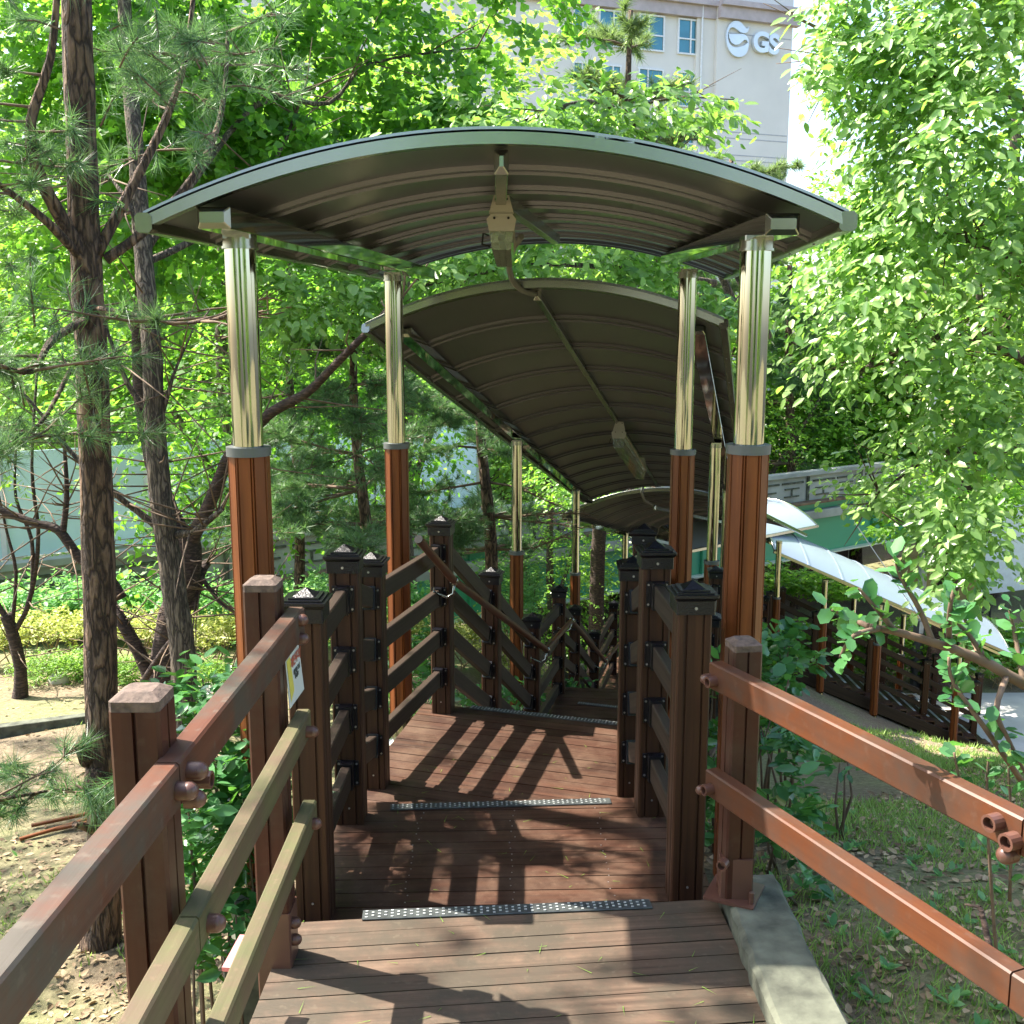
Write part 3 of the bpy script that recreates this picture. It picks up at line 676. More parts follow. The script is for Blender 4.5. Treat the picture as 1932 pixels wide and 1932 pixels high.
# ------------------------------------------------------------------ canopies
def arc(tt): return 4*tt*(1-tt)
def canopy(label, FLp, FRp, RLp, RRp, sag, nrib, beams, purlin, posts, trim=.045, top='rooftop', rt=.03):
    """eave corners front-left, front-right, rear-left, rear-right"""
    t = thing('canopy', ((FLp.x+RRp.x)/2, (FLp.y+RRp.y)/2, posts[0][2] if posts else FLp.z-2), label, 'canopy', 'arched metal canopies over the stairs')
    def S(s_, q, dz=0): 
        a = FLp.lerp(RLp, s_); b_ = FRp.lerp(RRp, s_); p = a.lerp(b_, q); return p+Vector((0, 0, sag*arc(q)+dz))
    NQ = 36
    top_ = MB(); 
    for i in range(nrib):
        for q in range(NQ):
            s0, s1 = i/nrib, (i+1)/nrib
            top_.quad(S(s0, q/NQ, .022), S(s0, (q+1)/NQ, .022), S(s1, (q+1)/NQ, .022), S(s1, q/NQ, .022), True)
    for i in range(0, nrib+1, 2):
        for q in range(NQ):
            s0 = i/nrib; ds = .02/((FLp-RLp).length)
            top_.quad(S(s0-ds, q/NQ, .036), S(s0-ds, (q+1)/NQ, .036), S(s0+ds, (q+1)/NQ, .036), S(s0+ds, q/NQ, .036))
            top_.quad(S(s0-ds, q/NQ, .022), S(s0-ds, (q+1)/NQ, .022), S(s0-ds, (q+1)/NQ, .036), S(s0-ds, q/NQ, .036))
            top_.quad(S(s0+ds, q/NQ, .036), S(s0+ds, (q+1)/NQ, .036), S(s0+ds, (q+1)/NQ, .022), S(s0+ds, q/NQ, .022))
    top_.build('roof_sheet', M[top], t)
    so = MB(); Ltot = (FLp-RLp).length; m_ = 1/Ltot
    for i in range(nrib):
        s0, s1 = i/nrib, (i+1)/nrib; cut = [(s0, 0), (s1-.075*m_, 0), (s1-.070*m_, -.016), (s1-.020*m_, -.016), (s1-.017*m_, -.026), (s1-.003*m_, -.026), (s1, 0)]
        for (a_, ha), (c_, hc) in zip(cut, cut[1:]):
            for q in range(NQ): so.quad(S(a_, q/NQ, ha), S(a_, (q+1)/NQ, ha), S(c_, (q+1)/NQ, hc), S(c_, q/NQ, hc))
    so.build('soffit', M['soffit'], t)
    for s_ in (0, 1):
        a = MB(); dd = .02/Ltot
        for q in range(NQ):
            q0_, q1_ = q/NQ, (q+1)/NQ; A = lambda qq, h, e: S(s_+e, qq, h)
            for (h0, e0_), (h1, e1_) in (((-rt*.55, -dd), (trim*.78, -dd)), ((trim*.78, -dd), (trim*.85, -dd*.85)), ((trim*.85, -dd*.85), (trim*.85, dd)), ((trim*.85, dd), (-rt*.55, dd)), ((-rt*.55, dd), (-rt*.55, -dd))):
                a.quad(A(q0_, h0, e0_), A(q1_, h0, e0_), A(q1_, h1, e1_), A(q0_, h1, e1_))
        a.build('end_trim', M['satin'], t)
    for (a_, b_) in ((FLp, RLp), (FRp, RRp)):
        a = MB(); a.bar(a_+Vector((0, 0, .004)), b_+Vector((0, 0, .004)), .045, .052); a.build('gutter', M['satin'], t)
        for e in (a_, b_): c = MB(); c.bar(e-(b_-a_).normalized()*.022+Vector((0, 0, .004)), e+(b_-a_).normalized()*.022+Vector((0, 0, .004)), .05, .056, bev=.01); c.build('corner_cap', M['satin'], t)
    for (a_, b_, wd, ht) in beams:
        a = MB(); a.bar(a_, b_, wd, ht, bev=.003); be = a.build('beam', M['steel'], t)
        c = MB(); d = (b_-a_).normalized()
        c.sweep(rect(wd, ht, .003), a_-d*.0005, a_-d*.02, prof1=rect(wd*.74, ht*.5, .003)); c.build('beam_end_cap', M['satin'], be)
    if purlin:
        a_, b_ = purlin[0], purlin[-1]; a = MB()
        for g_, h_ in zip(purlin, purlin[1:]): a.bar(g_, h_, .04, .05, bev=.003)
        b_ = purlin[1]; pu = a.build('purlin', M['steel'] if False else M['satin'], t)
        c = MB(); d = (b_-a_).normalized(); c.sweep(rect(.042, .07, .003), a_-d*.0005, a_-d*.018, prof1=rect(.012, .03, .002)); c.build('beam_end_cap', M['satin'], pu)
    for (x, y, zb, zt, zc) in posts:
        r_ = .049
        a = MB(); a.sweep(octagonal(.068), (x, y, zb), (x, y, zc), up=(.0, 1, 0)); po = a.build('post', M['clad'], t)
        a = MB(); a.cyl((x, y, zc-.02), (x, y, zt), r_, k=40); a.build('steel_tube', M['steel'], po)
        a = MB(); a.cyl((x, y, zc-.016), (x, y, zc+.014), .0715, k=36); a.build('collar', M['collar'], po)
        a = MB(); a.cyl((x, y, zt-.03), (x, y, zt-.022), .057, k=32); a.cyl((x, y, zt-.022), (x, y, zt+.004), .053, k=32)
        a.bar((x, y, zt), (x, y, zt+.016), .09, .09, up=(0, 1, 0)); a.build('post_head', M['satin'], po)
        a = MB(); a.cyl((x, y, zb-.16), (x, y, zb-.02), .062, k=32); a.cyl((x, y, zb-.175), (x, y, zb-.15), .10, .066, k=32); a.build('base_cover', M['steel'], po)
        if zb-.17 > gz(x, y)-.02:
            a = MB(); a.bar((x, y, zb-.172), (x, y, gz(x, y)-.2), .26, .26, up=(0, 1, 0)); a.build('footing', M['conc'], po)
    return t, S
def cpost(u, v, Y, vc, zb):
    p = P(u, v, Y)
    if 17 < Y < 17.9: zb = gz(p.x, p.y)+.03
    zc = P(u, vc, Y).z; return (p.x, p.y, zb, p.z, zc)
V3 = Vector
bL = (P(404, 411, 3.12), P(806, 517, 6.7), .10, .062); bR = (P(1476, 423, 3.12), P(1262, 489, 6.7), .10, .062)
canopy('level arched canopy nearest the viewer, lamp under its ridge', P(276, 424, 3.1), P(1598, 421, 3.1), P(722, 521, 6.9), P(1372, 521, 6.9), .232, 7,
  [bL, bR], (P(946, 306, 3.14), P(945, 376, 3.98), P(1049, 452, 5.6)),
  [cpost(452, 452, 3.35, 850, -.20), cpost(742, 520, 5.7, 840, -.44), cpost(1427, 456, 3.35, 846, -.16), cpost(1298, 514, 5.7, 852, -.6)], trim=.036, rt=.022)
canopy('descending arched canopy over the first two stair flights', P(692, 622, 6.2), P(1366, 614, 5.8), P(1101, 945, 13.9), P(1402, 948, 13.6), .235, 13,
  [(P(762, 627, 6.35), P(1112, 945, 13.9), .09, .06), (P(1316, 622, 6.0), P(1383, 955, 13.6), .09, .06)], (P(1014, 556, 6.1), P(1240, 913, 13.7)),
  [cpost(975, 833, 9.4, 1042, -1.75), cpost(1087, 926, 12.75, 1082, -2.3), cpost(1350, 838, 9.1, 1060, -1.9), cpost(1371, 925, 12.6, 1108, -3.0)])
canopy('third arched canopy, low behind the second one, above the lower landing', P(1058, 977, 14.4), P(1428, 965, 13.7), P(1275, 1025, 18.4), P(1520, 1010, 17.2), .34, 9,
  [(P(1075, 984, 14.5), P(1280, 1030, 18.3), .09, .06)], (P(1235, 958, 14.1), P(1385, 990, 17.6)),
  [cpost(1180, 1006, 16.2, 1090, -3.6)])
a0 = V3((2.9, 16.4, -1.72)); ax = V3((.77, .64, 0)); wv_ = V3((-.64, .77, 0))
canopy('small level canopy with bright top where the lower stairs begin', a0, a0+wv_*2.0, a0+ax*3.5, a0+ax*3.5+wv_*2.0, .36, 4, [], None,
  [cpost(1470, 1022, 17.45, 1128, -5.4), (4.2, 19.6, -5.4, -1.8, -2.6)])
q_ = V3((-.05, 2.05, 0)); s5 = P(1462, 1042, 17.45); e5 = P(1908, 1236, 17.6)
canopy('long descending canopy with bright blue-white top over the lower stairs', s5, s5+q_, e5, e5+q_, .36, 14, [(s5+V3((.1, .25, -.05)), e5+V3((-.1, .25, -.05)), .08, .05), (s5+q_+V3((.1, -.25, -.05)), e5+q_+V3((-.1, -.25, -.05)), .08, .05)], None,
  [cpost(1557, 1095, 17.45, 1165, -5.45), cpost(1660, 1142, 17.45, 1215, -5.45), cpost(1812, 1205, 17.45, 1262, -5.45), cpost(1705, 1160, 19.5, 1235, -5.45), cpost(1612, 1120, 19.5, 1180, -5.45)])

# lamps under the canopies
def lamp(label, p, q, k=1.0):
    d = (q-p).normalized(); t = thing('ceiling_lamp', p, label, 'lamp')
    n_ = (V3((0, 0, 1))-d*d.z).normalized(); s_ = d.cross(n_); sc = lambda pr: [(a*k, b_*k) for a, b_ in pr]
    h = MB(); h.sweep(sc([(-.035, .0), (.035, .0), (.05, -.035), (-.05, -.035)]), p, q)
    for e, sg in ((p, -1), (q, 1)):
        h.sweep(sc([(-.038, .012), (.038, .012), (.055, -.008), (.046, -.050), (-.046, -.050), (-.055, -.008)]), e, e+d*sg*.014)
        h.sweep(sc([(-.028, .078), (.028, .078), (.046, .012), (-.046, .012)]), e, e+d*sg*.008)
    h.build('housing', M['housing'], t)
    g = MB(); g.sweep(sc([(-.046, -.036), (.046, -.036), (.036, -.115), (-.036, -.115)]), p+d*.012, q-d*.012); g.build('diffuser', M['diff'], t)
    g = MB(); g.cyl(p+d*.05-n_*.07*k, q-d*.05-n_*.07*k, .013, k=10); g.build('tube', M['frame'], t)
    for x, y, zz in ((-.02, .064, .010), (.02, .064, .010), (-.026, -.004, .016), (.026, -.004, .016)):
        g = MB(); c = p+s_*x*k+n_*y*k-d*zz; g.cyl(c, c-d*.002, .005, k=8); g.build('screw', M['rubber'], t)
    g = MB(); g.tube([p-s_*.05*k-n_*.06+d*.05, p-s_*.07*k-n_*.05+d*.08, p-s_*.075*k-n_*.09+d*.08, p-s_*.045*k-n_*.1+d*.05], .004, 6); g.build('cable_loop', M['rubber'], t)
    return t
lamp('beige box lamp with clear diffuser under the ridge of the nearest canopy', P(946, 410, 3.95), P(952, 456, 4.95), 1.0)
lamp('long beige lamp under the ridge tube of the descending canopy', P(1168, 815, 9.55), P(1209, 880, 11.2), 1.25)
mb = MB(); cs = [P(984, 446, 5.3), P(967, 468, 5.5), P(959, 500, 5.7), P(966, 530, 5.9), P(985, 549, 6.0), P(1012, 556, 6.1)]
den = []
for i in range(len(cs)-1):
    for k_ in range(8): den.append(cs[i].lerp(cs[i+1], k_/8))
den.append(cs[-1]); sm = [den[0]]+[(den[i-1]+den[i]*2+den[i+1])/4 for i in range(1, len(den)-1)]+[den[-1]]
for _ in range(6): sm = [sm[0]]+[(sm[i-1]+sm[i]*2+sm[i+1])/4 for i in range(1, len(sm)-1)]+[sm[-1]]
rd = []; pp = []
for i in range(len(sm)-1):
    for k_ in range(4): pp.append(sm[i].lerp(sm[i+1], k_/4)); rd.append(.0165 if k_ % 2 else .0135)
mb.tube(pp, rd, 12)
tag(mb.build('flexible_conduit', M['conduit'], loc=cs[0]), 'grey ribbed conduit looping from the first canopy down to the second', 'conduit')
mb = MB(); cs = [P(1215, 915, 14), P(1210, 930, 14.1), P(1216, 945, 14.3), P(1235, 955, 14.4)]; mb.tube(cs, .02, 8)
tag(mb.build('flexible_conduit', M['conduit'], loc=cs[0]), 'thin grey conduit loop between the second and third canopies', 'conduit')

# ------------------------------------------------------------------ bridge, barrier, underpass
bd = V3((.812, .584, 0)); bn = V3((.584, -.812, 0)); G0 = V3((-6.9, 14, 0))
def bp3(s_, z, off=0): p = G0+bd*s_+bn*off; return V3((p.x, p.y, z))
t = thing('bridge', (8, 24.7, -5.6), 'road bridge with patterned concrete parapet above a green steel girder', 'bridge')
mb = MB(); mb.quad(bp3(-14, -2.08), bp3(34, -2.08), bp3(34, -1.40), bp3(-14, -1.40)); mb.bar(bp3(-14, -1.42, .02), bp3(34, -1.42, .02), .22, .1)
mb.bar(bp3(-14, -1.76, -.15), bp3(34, -1.76, -.15), .28, .62); mb.bar(bp3(-14, -2.4, -2.6), bp3(34, -2.4, -2.6), 5.6, .2); mb.build('parapet', M['concdark'], t)
mb = MB(); rg = random.Random(3)
for i in range(22):
    s_ = -13+i*2.0
    mb.bar(bp3(s_, -2.06, .03), bp3(s_, -1.5, .03), .06, .06)
    for (a, b_, c, d) in ((.2, 1.0, -1.62, .04), (1.1, 1.85, -1.62, .04), (.3, .9, -1.80, .03), (1.2, 1.7, -1.75, .03), (1.2, 1.7, -1.93, .03), (.3, .8, -1.96, .03)):
        mb.bar(bp3(s_+a, c, .005), bp3(s_+b_, c, .005), .05, d)
    mb.bar(bp3(s_+1.45, -1.765, .005), bp3(s_+1.45, -1.915, .005), .04, .05); mb.bar(bp3(s_+.6, -1.815, .005), bp3(s_+.6, -1.945, .005), .04, .05)
mb.build('relief_pattern', M['conc'], t)
mb = MB(); mb.bar(bp3(-14, -2.75, .0), bp3(34, -2.75, .0), .04, 1.24); mb.build('girder', M['green'], t)
mb = MB(); mb.bar(bp3(-14, -2.11, .06), bp3(34, -2.11, .06), .3, .05); mb.build('upper_flange', M['rust'], t)
mb = MB(); mb.bar(bp3(-14, -3.38, .03), bp3(34, -3.38, .03), .34, .035); mb.build('lower_flange', M['cream'], t)
for s_ in (8.5, 14.5, 20.5, 26.5):
    mb = MB(); mb.bar(bp3(s_, -3.3, .03), bp3(s_, -2.15, .03), .42, .012, up=tuple(bn)); sp = mb.build('splice_plate', M['green'], t)
    mb = MB()
    for i in range(5):
        for j in range(18): c = bp3(s_-.16+i*.08, -3.25+j*.062, .037); mb.cyl(c, c+bn*.014, .018, k=6)
    mb.build('bolts', M['rust'], sp)
for s_ in range(-12, 34, 3):
    mb = MB(); mb.bar(bp3(s_+1.5, -3.36, .05), bp3(s_+1.5, -2.14, .05), .012, .09, up=tuple(bn)); mb.build('stiffener', M['green'], t)
t = thing('noise_barrier', bp3(0, -1.4, -.3), 'pale blue acrylic noise barrier standing on the bridge parapet', 'barrier')
mb = MB()
for i in range(7): mb.bar(bp3(-6+i*2, -.62, -.3), bp3(-6+i*2+1.92, -.62, -.3), .02, 1.5)
mb.build('panel', M['barrier'], t)
for i in range(8):
    mb = MB(); mb.bar(bp3(-6.04+i*2, -1.4, -.3), bp3(-6.04+i*2, .2, -.3), .08, .1); mb.build('post', M['greypaint'], t)
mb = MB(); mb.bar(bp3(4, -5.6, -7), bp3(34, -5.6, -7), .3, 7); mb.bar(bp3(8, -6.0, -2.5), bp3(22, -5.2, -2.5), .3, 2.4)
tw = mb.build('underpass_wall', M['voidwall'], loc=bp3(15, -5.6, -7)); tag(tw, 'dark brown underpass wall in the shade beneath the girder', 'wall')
mb = MB(); c = P(1762, 1082, 25.5); mb.ball(c, .9, 12, 8, (1, .08, 1.0), .35, 4); mb.ball(c+V3((.6, 0, -.5)), .7, 12, 8, (1, .08, 1.1), .4, 5)
tag(mb.build('mural_panel', M['mural'], loc=c), 'ochre painted patch at the end of the dark underpass wall', 'mural')
mb = MB(); a = P(1780, 1125, 27); b_ = P(2010, 1095, 27); mb.bar((a.x, a.y, -3.9), (b_.x, b_.y, -3.5), .25, 2.6)
tag(mb.build('boundary_wall', M['whitewall'], loc=a), 'pale blue-white wall on the far right behind the ivy trunk', 'wall')
t = thing('steel_railing', P(1868, 1200, 24), 'dark metal end of a low roadside railing before the pale wall', 'railing')
a = P(1868, 1150, 24)
for i in range(4):
    mb = MB(); mb.tube([a+V3((-.6, 0, .25-i*.16)), a+V3((-.15, 0, .25-i*.16)), a+V3((-.05, 0, .2-i*.16))], .015, 6); mb.build('bar', M['rubber'], t)
mb = MB(); mb.cyl(a+V3((0, 0, -.9)), a+V3((0, 0, .3)), .03, k=10); mb.build('post', M['rubber'], t)
t = thing('pipe_rail', P(1440, 1178, 21.5), 'thin white pipe rail crossing in front of the dark underpass', 'railing')
mb = MB(); mb.cyl(P(1440, 1176, 21.5), P(1990, 1186, 21.5), .022, k=8); mb.build('rail', M['frame'], t)
for u in (1500, 1620, 1780, 1900):
    mb = MB(); p = P(u, 1180, 21.5); mb.cyl(p, (p.x, p.y, -5.6), .02, k=8); mb.build('post', M['frame'], t)
t = thing('street_lamp_pole', P(1730, 1340, 20.8), 'grey steel pole with dark lower sleeve behind the lower stairs', 'pole')
p = P(1731, 1230, 20.8); mb = MB(); mb.cyl((p.x, p.y, -4.1), (p.x-.02, p.y, 1.2), .09, .07, k=20); mb.build('pole', M['greypaint'], t)
mb = MB(); mb.cyl((p.x, p.y, -5.6), (p.x, p.y, -4.1), .115, k=20); mb.build('sleeve', M['dark_sleeve'], t)
mb = MB(); mb.bar((p.x, p.y-.12, -4.35), (p.x, p.y-.12, -4.1), .09, .005, up=(0, 1, 0)); mb.build('small_plate', M['frame'], t)
mb = MB(); mb.cyl(P(1612, 985, 17), P(1765, 1210, 17), .008, k=6); c = P(1693, 1062, 17); mb.ball(c, .05)
tag(mb.build('guy_wire', M['greypaint'], loc=c), 'thin slanting wire with a small ball in front of the girder', 'wire')

# ------------------------------------------------------------------ apartment block
fe = V3((.943, .333, 0)); fn_ = V3((.333, -.943, 0)); C0 = P(1486, 90, 66); C0.z = 0
def s_of(u): k_ = P(u, 90, 66).x/66; return (C0.x-k_*C0.y)/(.943-.333*k_)
def FP(s_, z, off=0): p = C0-fe*s_+fn_*off; return V3((p.x, p.y, z))
def zat(u, v): s_ = s_of(u); p = C0-fe*s_; return P(u, v, p.y).z
t = thing('apartment_building', (C0.x, C0.y, -6), 'tall pale apartment block with teal windows and a round metal logo', 'building')
sR = s_of(1345)
mb = MB()
def slab(mb, s0, s1, z0, z1, off0, off1):
    a = [FP(s0, z0, off0), FP(s1, z0, off0), FP(s1, z0, off1), FP(s0, z0, off1)]; b_ = [FP(s0, z1, off0), FP(s1, z1, off0), FP(s1, z1, off1), FP(s0, z1, off1)]
    for q in ((a[3], a[2], b_[2], b_[3]), (a[0], a[3], b_[3], b_[0]), (a[2], a[1], b_[1], b_[2]), (a[1], a[0], b_[0], b_[1]), (b_[3], b_[2], b_[1], b_[0]), (a[0], a[1], a[2], a[3])): mb.quad(*q)
slab(mb, 0, sR, -6, 45, -12, .45); slab(mb, sR, sR+1.2, -6, 45, -11, .2); slab(mb, sR+1.2, 34, -6, 45, -11, 0); mb.build('facade', M['facade'], t)
zb_ = zat(1345, 27)
for s0, s1, o_ in ((-.35, sR-.01, .5), (sR+.01, 34, .05)):
    mb = MB(); slab(mb, s0, s1, zb_-.35, zb_+.30, o_-.2, o_+.28); slab(mb, s0-.1, s1, zb_+.305, zb_+.6, o_-.2, o_+.5); mb.build('cornice', M['band'], t)
mb = MB()
for dz in (-6.6, -6.95, -7.9, -8.2, -15, -15.4, -1.1, 2.5, 5.0): slab(mb, .1, sR-.6, zb_+dz, zb_+dz+.06, .44, .462)
for z_ in np.arange(-4, 30, 2.85): slab(mb, sR+1.3, 33.5, zb_-1.2-z_*1.0-10, zb_-1.2-z_-10+.05, -.01, .012)
mb.build('joint_lines', M['joint'], t)
mb = MB(); mb.cyl(FP(sR+.9, -6, .28), FP(sR+.9, 40, .28), .06, k=8); mb.build('downpipe', M['frame'], t)
cols = [(1204, 1252), (1277, 1315), (1128, 1172), (1080, 1108)]
z_ref = zat(1295, 70)
for r_ in range(-1, 5):
    for ci, (ua, ub) in enumerate(cols):
        s1, s0 = s_of(ua), s_of(ub); zc_ = z_ref-r_*2.9; hh = .98
        f = MB(); th = .09
        slab(f, s0, s1, zc_+hh-th, zc_+hh, .0, .12); slab(f, s0, s1, zc_-hh, zc_-hh+th, .0, .12)
        slab(f, s0, s0+th, zc_-hh+th, zc_+hh-th, .0, .12); slab(f, s1-th, s1, zc_-hh+th, zc_+hh-th, .0, .12)
        slab(f, s0+th, s1-th, zc_-.16, zc_-.08, .0, .11); sm_ = s0+(s1-s0)*(.36 if ci != 0 else .62); slab(f, sm_-.04, sm_+.04, zc_-hh+th, zc_+hh-th, .0, .115)
        wo = f.build('window', M['frame'], t)
        g = MB(); slab(g, s0+.02, s1-.02, zc_-hh+.02, zc_+hh-.02, .01, .05); g.build('pane', M['glass'], wo)
# logo
lu, lv = 1380.5, 79
ls = s_of(lu); lz = zat(lu, lv); sc_ = 66.5/FL
def logo_piece(pts, name):
    """pts in picture units about the logo centre"""
    poly = [FP(ls-(x)*sc_*1.03, lz-y*sc_, .62) for x, y in pts]; back = [FP(ls-x*sc_*1.03, lz-y*sc_, .46) for x, y in pts]
    mb = MB(); n0 = len(mb.v); mb.v += poly; mb.v += back; k = len(pts)
    mb.face(range(k), [(0, 0)]*k); mb.face(list(range(k, 2*k))[::-1], [(0, 0)]*k)
    for i in range(k): j = (i+1) % k; mb.face((i, j, k+j, k+i), [(0, 0)]*4)
    return mb.build(name, M['logo'], lg)
lg = MB(); slab(lg, ls-.05, ls+.05, lz-.05, lz+.05, .40, .47); lg = lg.build('logo_sign', M['logoedge'], t)
def px(*a): return [((x-575)*.1108*.998, (y-605)*.1108) for x, y in a]
# crop units -> picture units: 1932 px of the 270 px crop /1.5652
K = 270/1932/1.5652
def cu(pts): return [((x-575)*K, (y-605)*K) for x, y in pts]
def smooth(pts, n_=3):
    for _ in range(n_):
        o = []
        for i in range(len(pts)-1): a, b_ = pts[i], pts[i+1]; o += [(a[0]*.75+b_[0]*.25, a[1]*.75+b_[1]*.25), (a[0]*.25+b_[0]*.75, a[1]*.25+b_[1]*.75)]
        pts = [pts[0]]+o+[pts[-1]]
    return pts
outer = smooth([(820, 350), (800, 450), (730, 490), (640, 480), (560, 430), (480, 395), (410, 420), (370, 500), (375, 620), (420, 720), (520, 765), (650, 745), (740, 700), (790, 680), (795, 640), (780, 610), (745, 600), (700, 625), (620, 695), (530, 715), (440, 670), (395, 580), (390, 520), (520, 520), (640, 500), (730, 505), (800, 570), (825, 660), (810, 790), (740, 890), (600, 935), (470, 890), (370, 770), (328, 600), (350, 430), (430, 310), (540, 270), (640, 290), (720, 370), (770, 405), (805, 370)], 2)
outer1 = smooth([(820, 350), (800, 450), (730, 490), (640, 480), (560, 430), (480, 395), (410, 420), (368, 500), (372, 620), (420, 720), (520, 768), (650, 740), (760, 690), (800, 640), (822, 640), (825, 700), (800, 810), (735, 895), (600, 935), (470, 890), (370, 770), (328, 600), (350, 430), (430, 310), (540, 270), (640, 290), (720, 370), (770, 405), (805, 370)], 2)
inner1 = smooth([(390, 525), (500, 520), (600, 510), (690, 500), (760, 520), (810, 580), (824, 640), (798, 640), (780, 605), (740, 595), (690, 630), (620, 695), (530, 715), (440, 670), (398, 590)], 2)
logo_piece(cu(outer1), 'crescent'); logo_piece(cu(inner1), 'wave')
gs = s_of(1425); gzz = zat(1425, 92)
def btext(s_, u, v, h):
    c = bpy.data.curves.new('sign_letter', 'FONT'); c.body = s_; c.size = h; c.extrude = .12; c.offset = .06; c.align_x = 'CENTER'; c.align_y = 'CENTER'
    o = bpy.data.objects.new('sign_letter', c); COL.objects.link(o); c.materials.append(M['logo']); c.materials.append(M['logoedge'])
    o = to_mesh(o); o.parent = t; ss = s_of(u); o.location = FP(ss, zat(u, v), .6)-WLOC[t.name]; o.rotation_euler = (R(90), 0, math.atan2(fe.y, fe.x))
btext('G', 1424, 87, 1.5); btext('S', 1448, 91, 1.5)

#VEG
# ------------------------------------------------------------------ vegetation helpers
SN = np.array(SUN)
def nz3(p, f, seed):
    rng = np.random.RandomState(seed); o = np.zeros(len(p))
    for _ in range(6):
        k_ = rng.normal(size=3); k_ *= f*rng.uniform(.6, 1.6)/np.linalg.norm(k_); o += np.sin(p@k_*2*np.pi+rng.uniform(0, 6.28))
    return o/6
SHAFTS = [(-1.3, .75, 2.75, 5.9, .34), (-1.1, 1.0, 1.0, 2.75, .22), (.9, 6, 2.0, 14, .08), (-9, -1.3, 8.5, 14, .5)]
def sun_keep(p, z0=-.2):
    """gaps in the crowns through which the sun reaches the deck: leaves are missing there in clumps"""
    h = (p[:, 2]-z0)/SN[2]; x0 = p[:, 0]-SN[0]*h; y0 = p[:, 1]-SN[1]*h; keep = np.ones(len(p), bool)
    q = np.stack([x0, y0, np.zeros(len(p))], 1)
    nn = nz3(q, 1.9, 77)
    for (xa, xb, ya, yb, th) in SHAFTS:
        ins = (x0 > xa) & (x0 < xb) & (y0 > ya) & (y0 < yb); keep &= ~(ins & (nn < th))
    return keep
def clear_path(p):
    x, y, z = p.T
    a = (x > -1.25) & (x < 1.35) & (y < 7) & (z < 2.75) & (z > -.6)
    b_ = (y > 5.8) & (y < 14.2) & (x > -.95+.22*(y-5.8)) & (x < 1.35+.23*(y-5.8)) & (z < 2.3-.27*(y-5.8)+.2) & (z > -.5-.27*(y-5.8))
    return ~(a | b_) & (y > 1.2)
SHAPES = {
 'ovate': (np.array([(0, 0, 0), (.3, .24, .05), (.7, .20, .03), (1, 0, -.06), (.7, -.20, .03), (.3, -.24, .05)]), [(0, 1, 2, 3), (0, 3, 4, 5)]),
 'round': (np.array([(0, 0, 0), (.3, .32, .05), (.75, .30, .04), (1, 0, -.02), (.75, -.30, .04), (.3, -.32, .05)]), [(0, 1, 2, 3), (0, 3, 4, 5)]),
 'fan': (np.array([(0, 0, 0), (.62, .50, .06), (.92, .26, .0), (.86, 0, -.04), (.92, -.26, .0), (.62, -.50, .06)]), [(0, 1, 2, 3), (0, 3, 4, 5)]),
 'lance': (np.array([(0, 0, 0), (.35, .13, .03), (.7, .11, .02), (1, 0, -.08), (.7, -.11, .02), (.35, -.13, .03)]), [(0, 1, 2, 3), (0, 3, 4, 5)]),
 'rhomb': (np.array([(0, 0, 0), (.5, .30, .05), (1, 0, 0), (.5, -.30, .05)]), [(0, 1, 2, 3)]),
}
def unit(a): return a/np.maximum(np.linalg.norm(a, axis=1, keepdims=True), 1e-6)
def leaf_geo(pos, A, N, size, shape):
    T, F = SHAPES[shape]; A = unit(A); B = unit(np.cross(N, A)); N = np.cross(A, B)
    V = pos[:, None, :]+size[:, None, None]*(T[None, :, 0:1]*A[:, None, :]+T[None, :, 1:2]*B[:, None, :]+T[None, :, 2:3]*N[:, None, :])
    k = len(T); base = (np.arange(len(pos))*k)[:, None, None]; Fa = (np.array(F)[None]+base).reshape(-1, 4)
    return V.reshape(-1, 3), Fa
def spray_leaves(rng, C, D, L, n_, size, shape, droop=.35, updev=.55, sun=True, path=True, bias=None, umin=None):
    Mn = len(C); D = unit(D); t_ = (np.arange(n_)+.5)/n_
    pos = C[:, None, :]+D[:, None, :]*(L[:, None, None]*t_[None, :, None]); pos[:, :, 2] -= (L[:, None]*t_[None]**2)*droop*.5
    pos = pos.reshape(-1, 3)+rng.normal(size=(Mn*n_, 3))*.012
    side = np.tile(np.where(np.arange(n_) % 2, 1., -1.), Mn)[:, None]
    Dr = np.repeat(D, n_, 0); S = unit(np.cross(Dr, np.array([[0, 0, 1.]])))
    A = Dr*.55+S*side*.75+np.array([[0, 0, -droop]])+rng.normal(size=pos.shape)*.32
    N = np.array([[0, 0, 1.]])+rng.normal(size=pos.shape)*updev+Dr*.15+(0 if bias is None else np.array([bias]))
    sz = size*rng.uniform(.5, 1.3, len(pos))
    k = np.ones(len(pos), bool)
    if sun: k &= sun_keep(pos)
    if path: k &= clear_path(pos)
    if umin is not None: k &= umin(pos)
    return leaf_geo(pos[k], A[k], N[k], sz[k], shape)
def sample_ell(rng, ells, n_, clump=1.2, thr=-.15, seed=0, shell=2.4):
    w_ = np.array([r[0]*r[1]*r[2] for c, r in ells])**.7; w_ /= w_.sum(); idx = rng.choice(len(ells), n_*2, p=w_)
    d = unit(rng.normal(size=(n_*2, 3))); r_ = rng.uniform(0, 1, (n_*2, 1))**(1/shell)
    Cn = np.array([tuple(c) for c, r in ells])[idx]; Rn = np.array([r for c, r in ells])[idx]
    p = Cn+d*r_*Rn; out = unit(d*Rn)
    k = nz3(p, clump, seed) > thr
    p, out = p[k][:n_], out[k][:n_]; return p, out
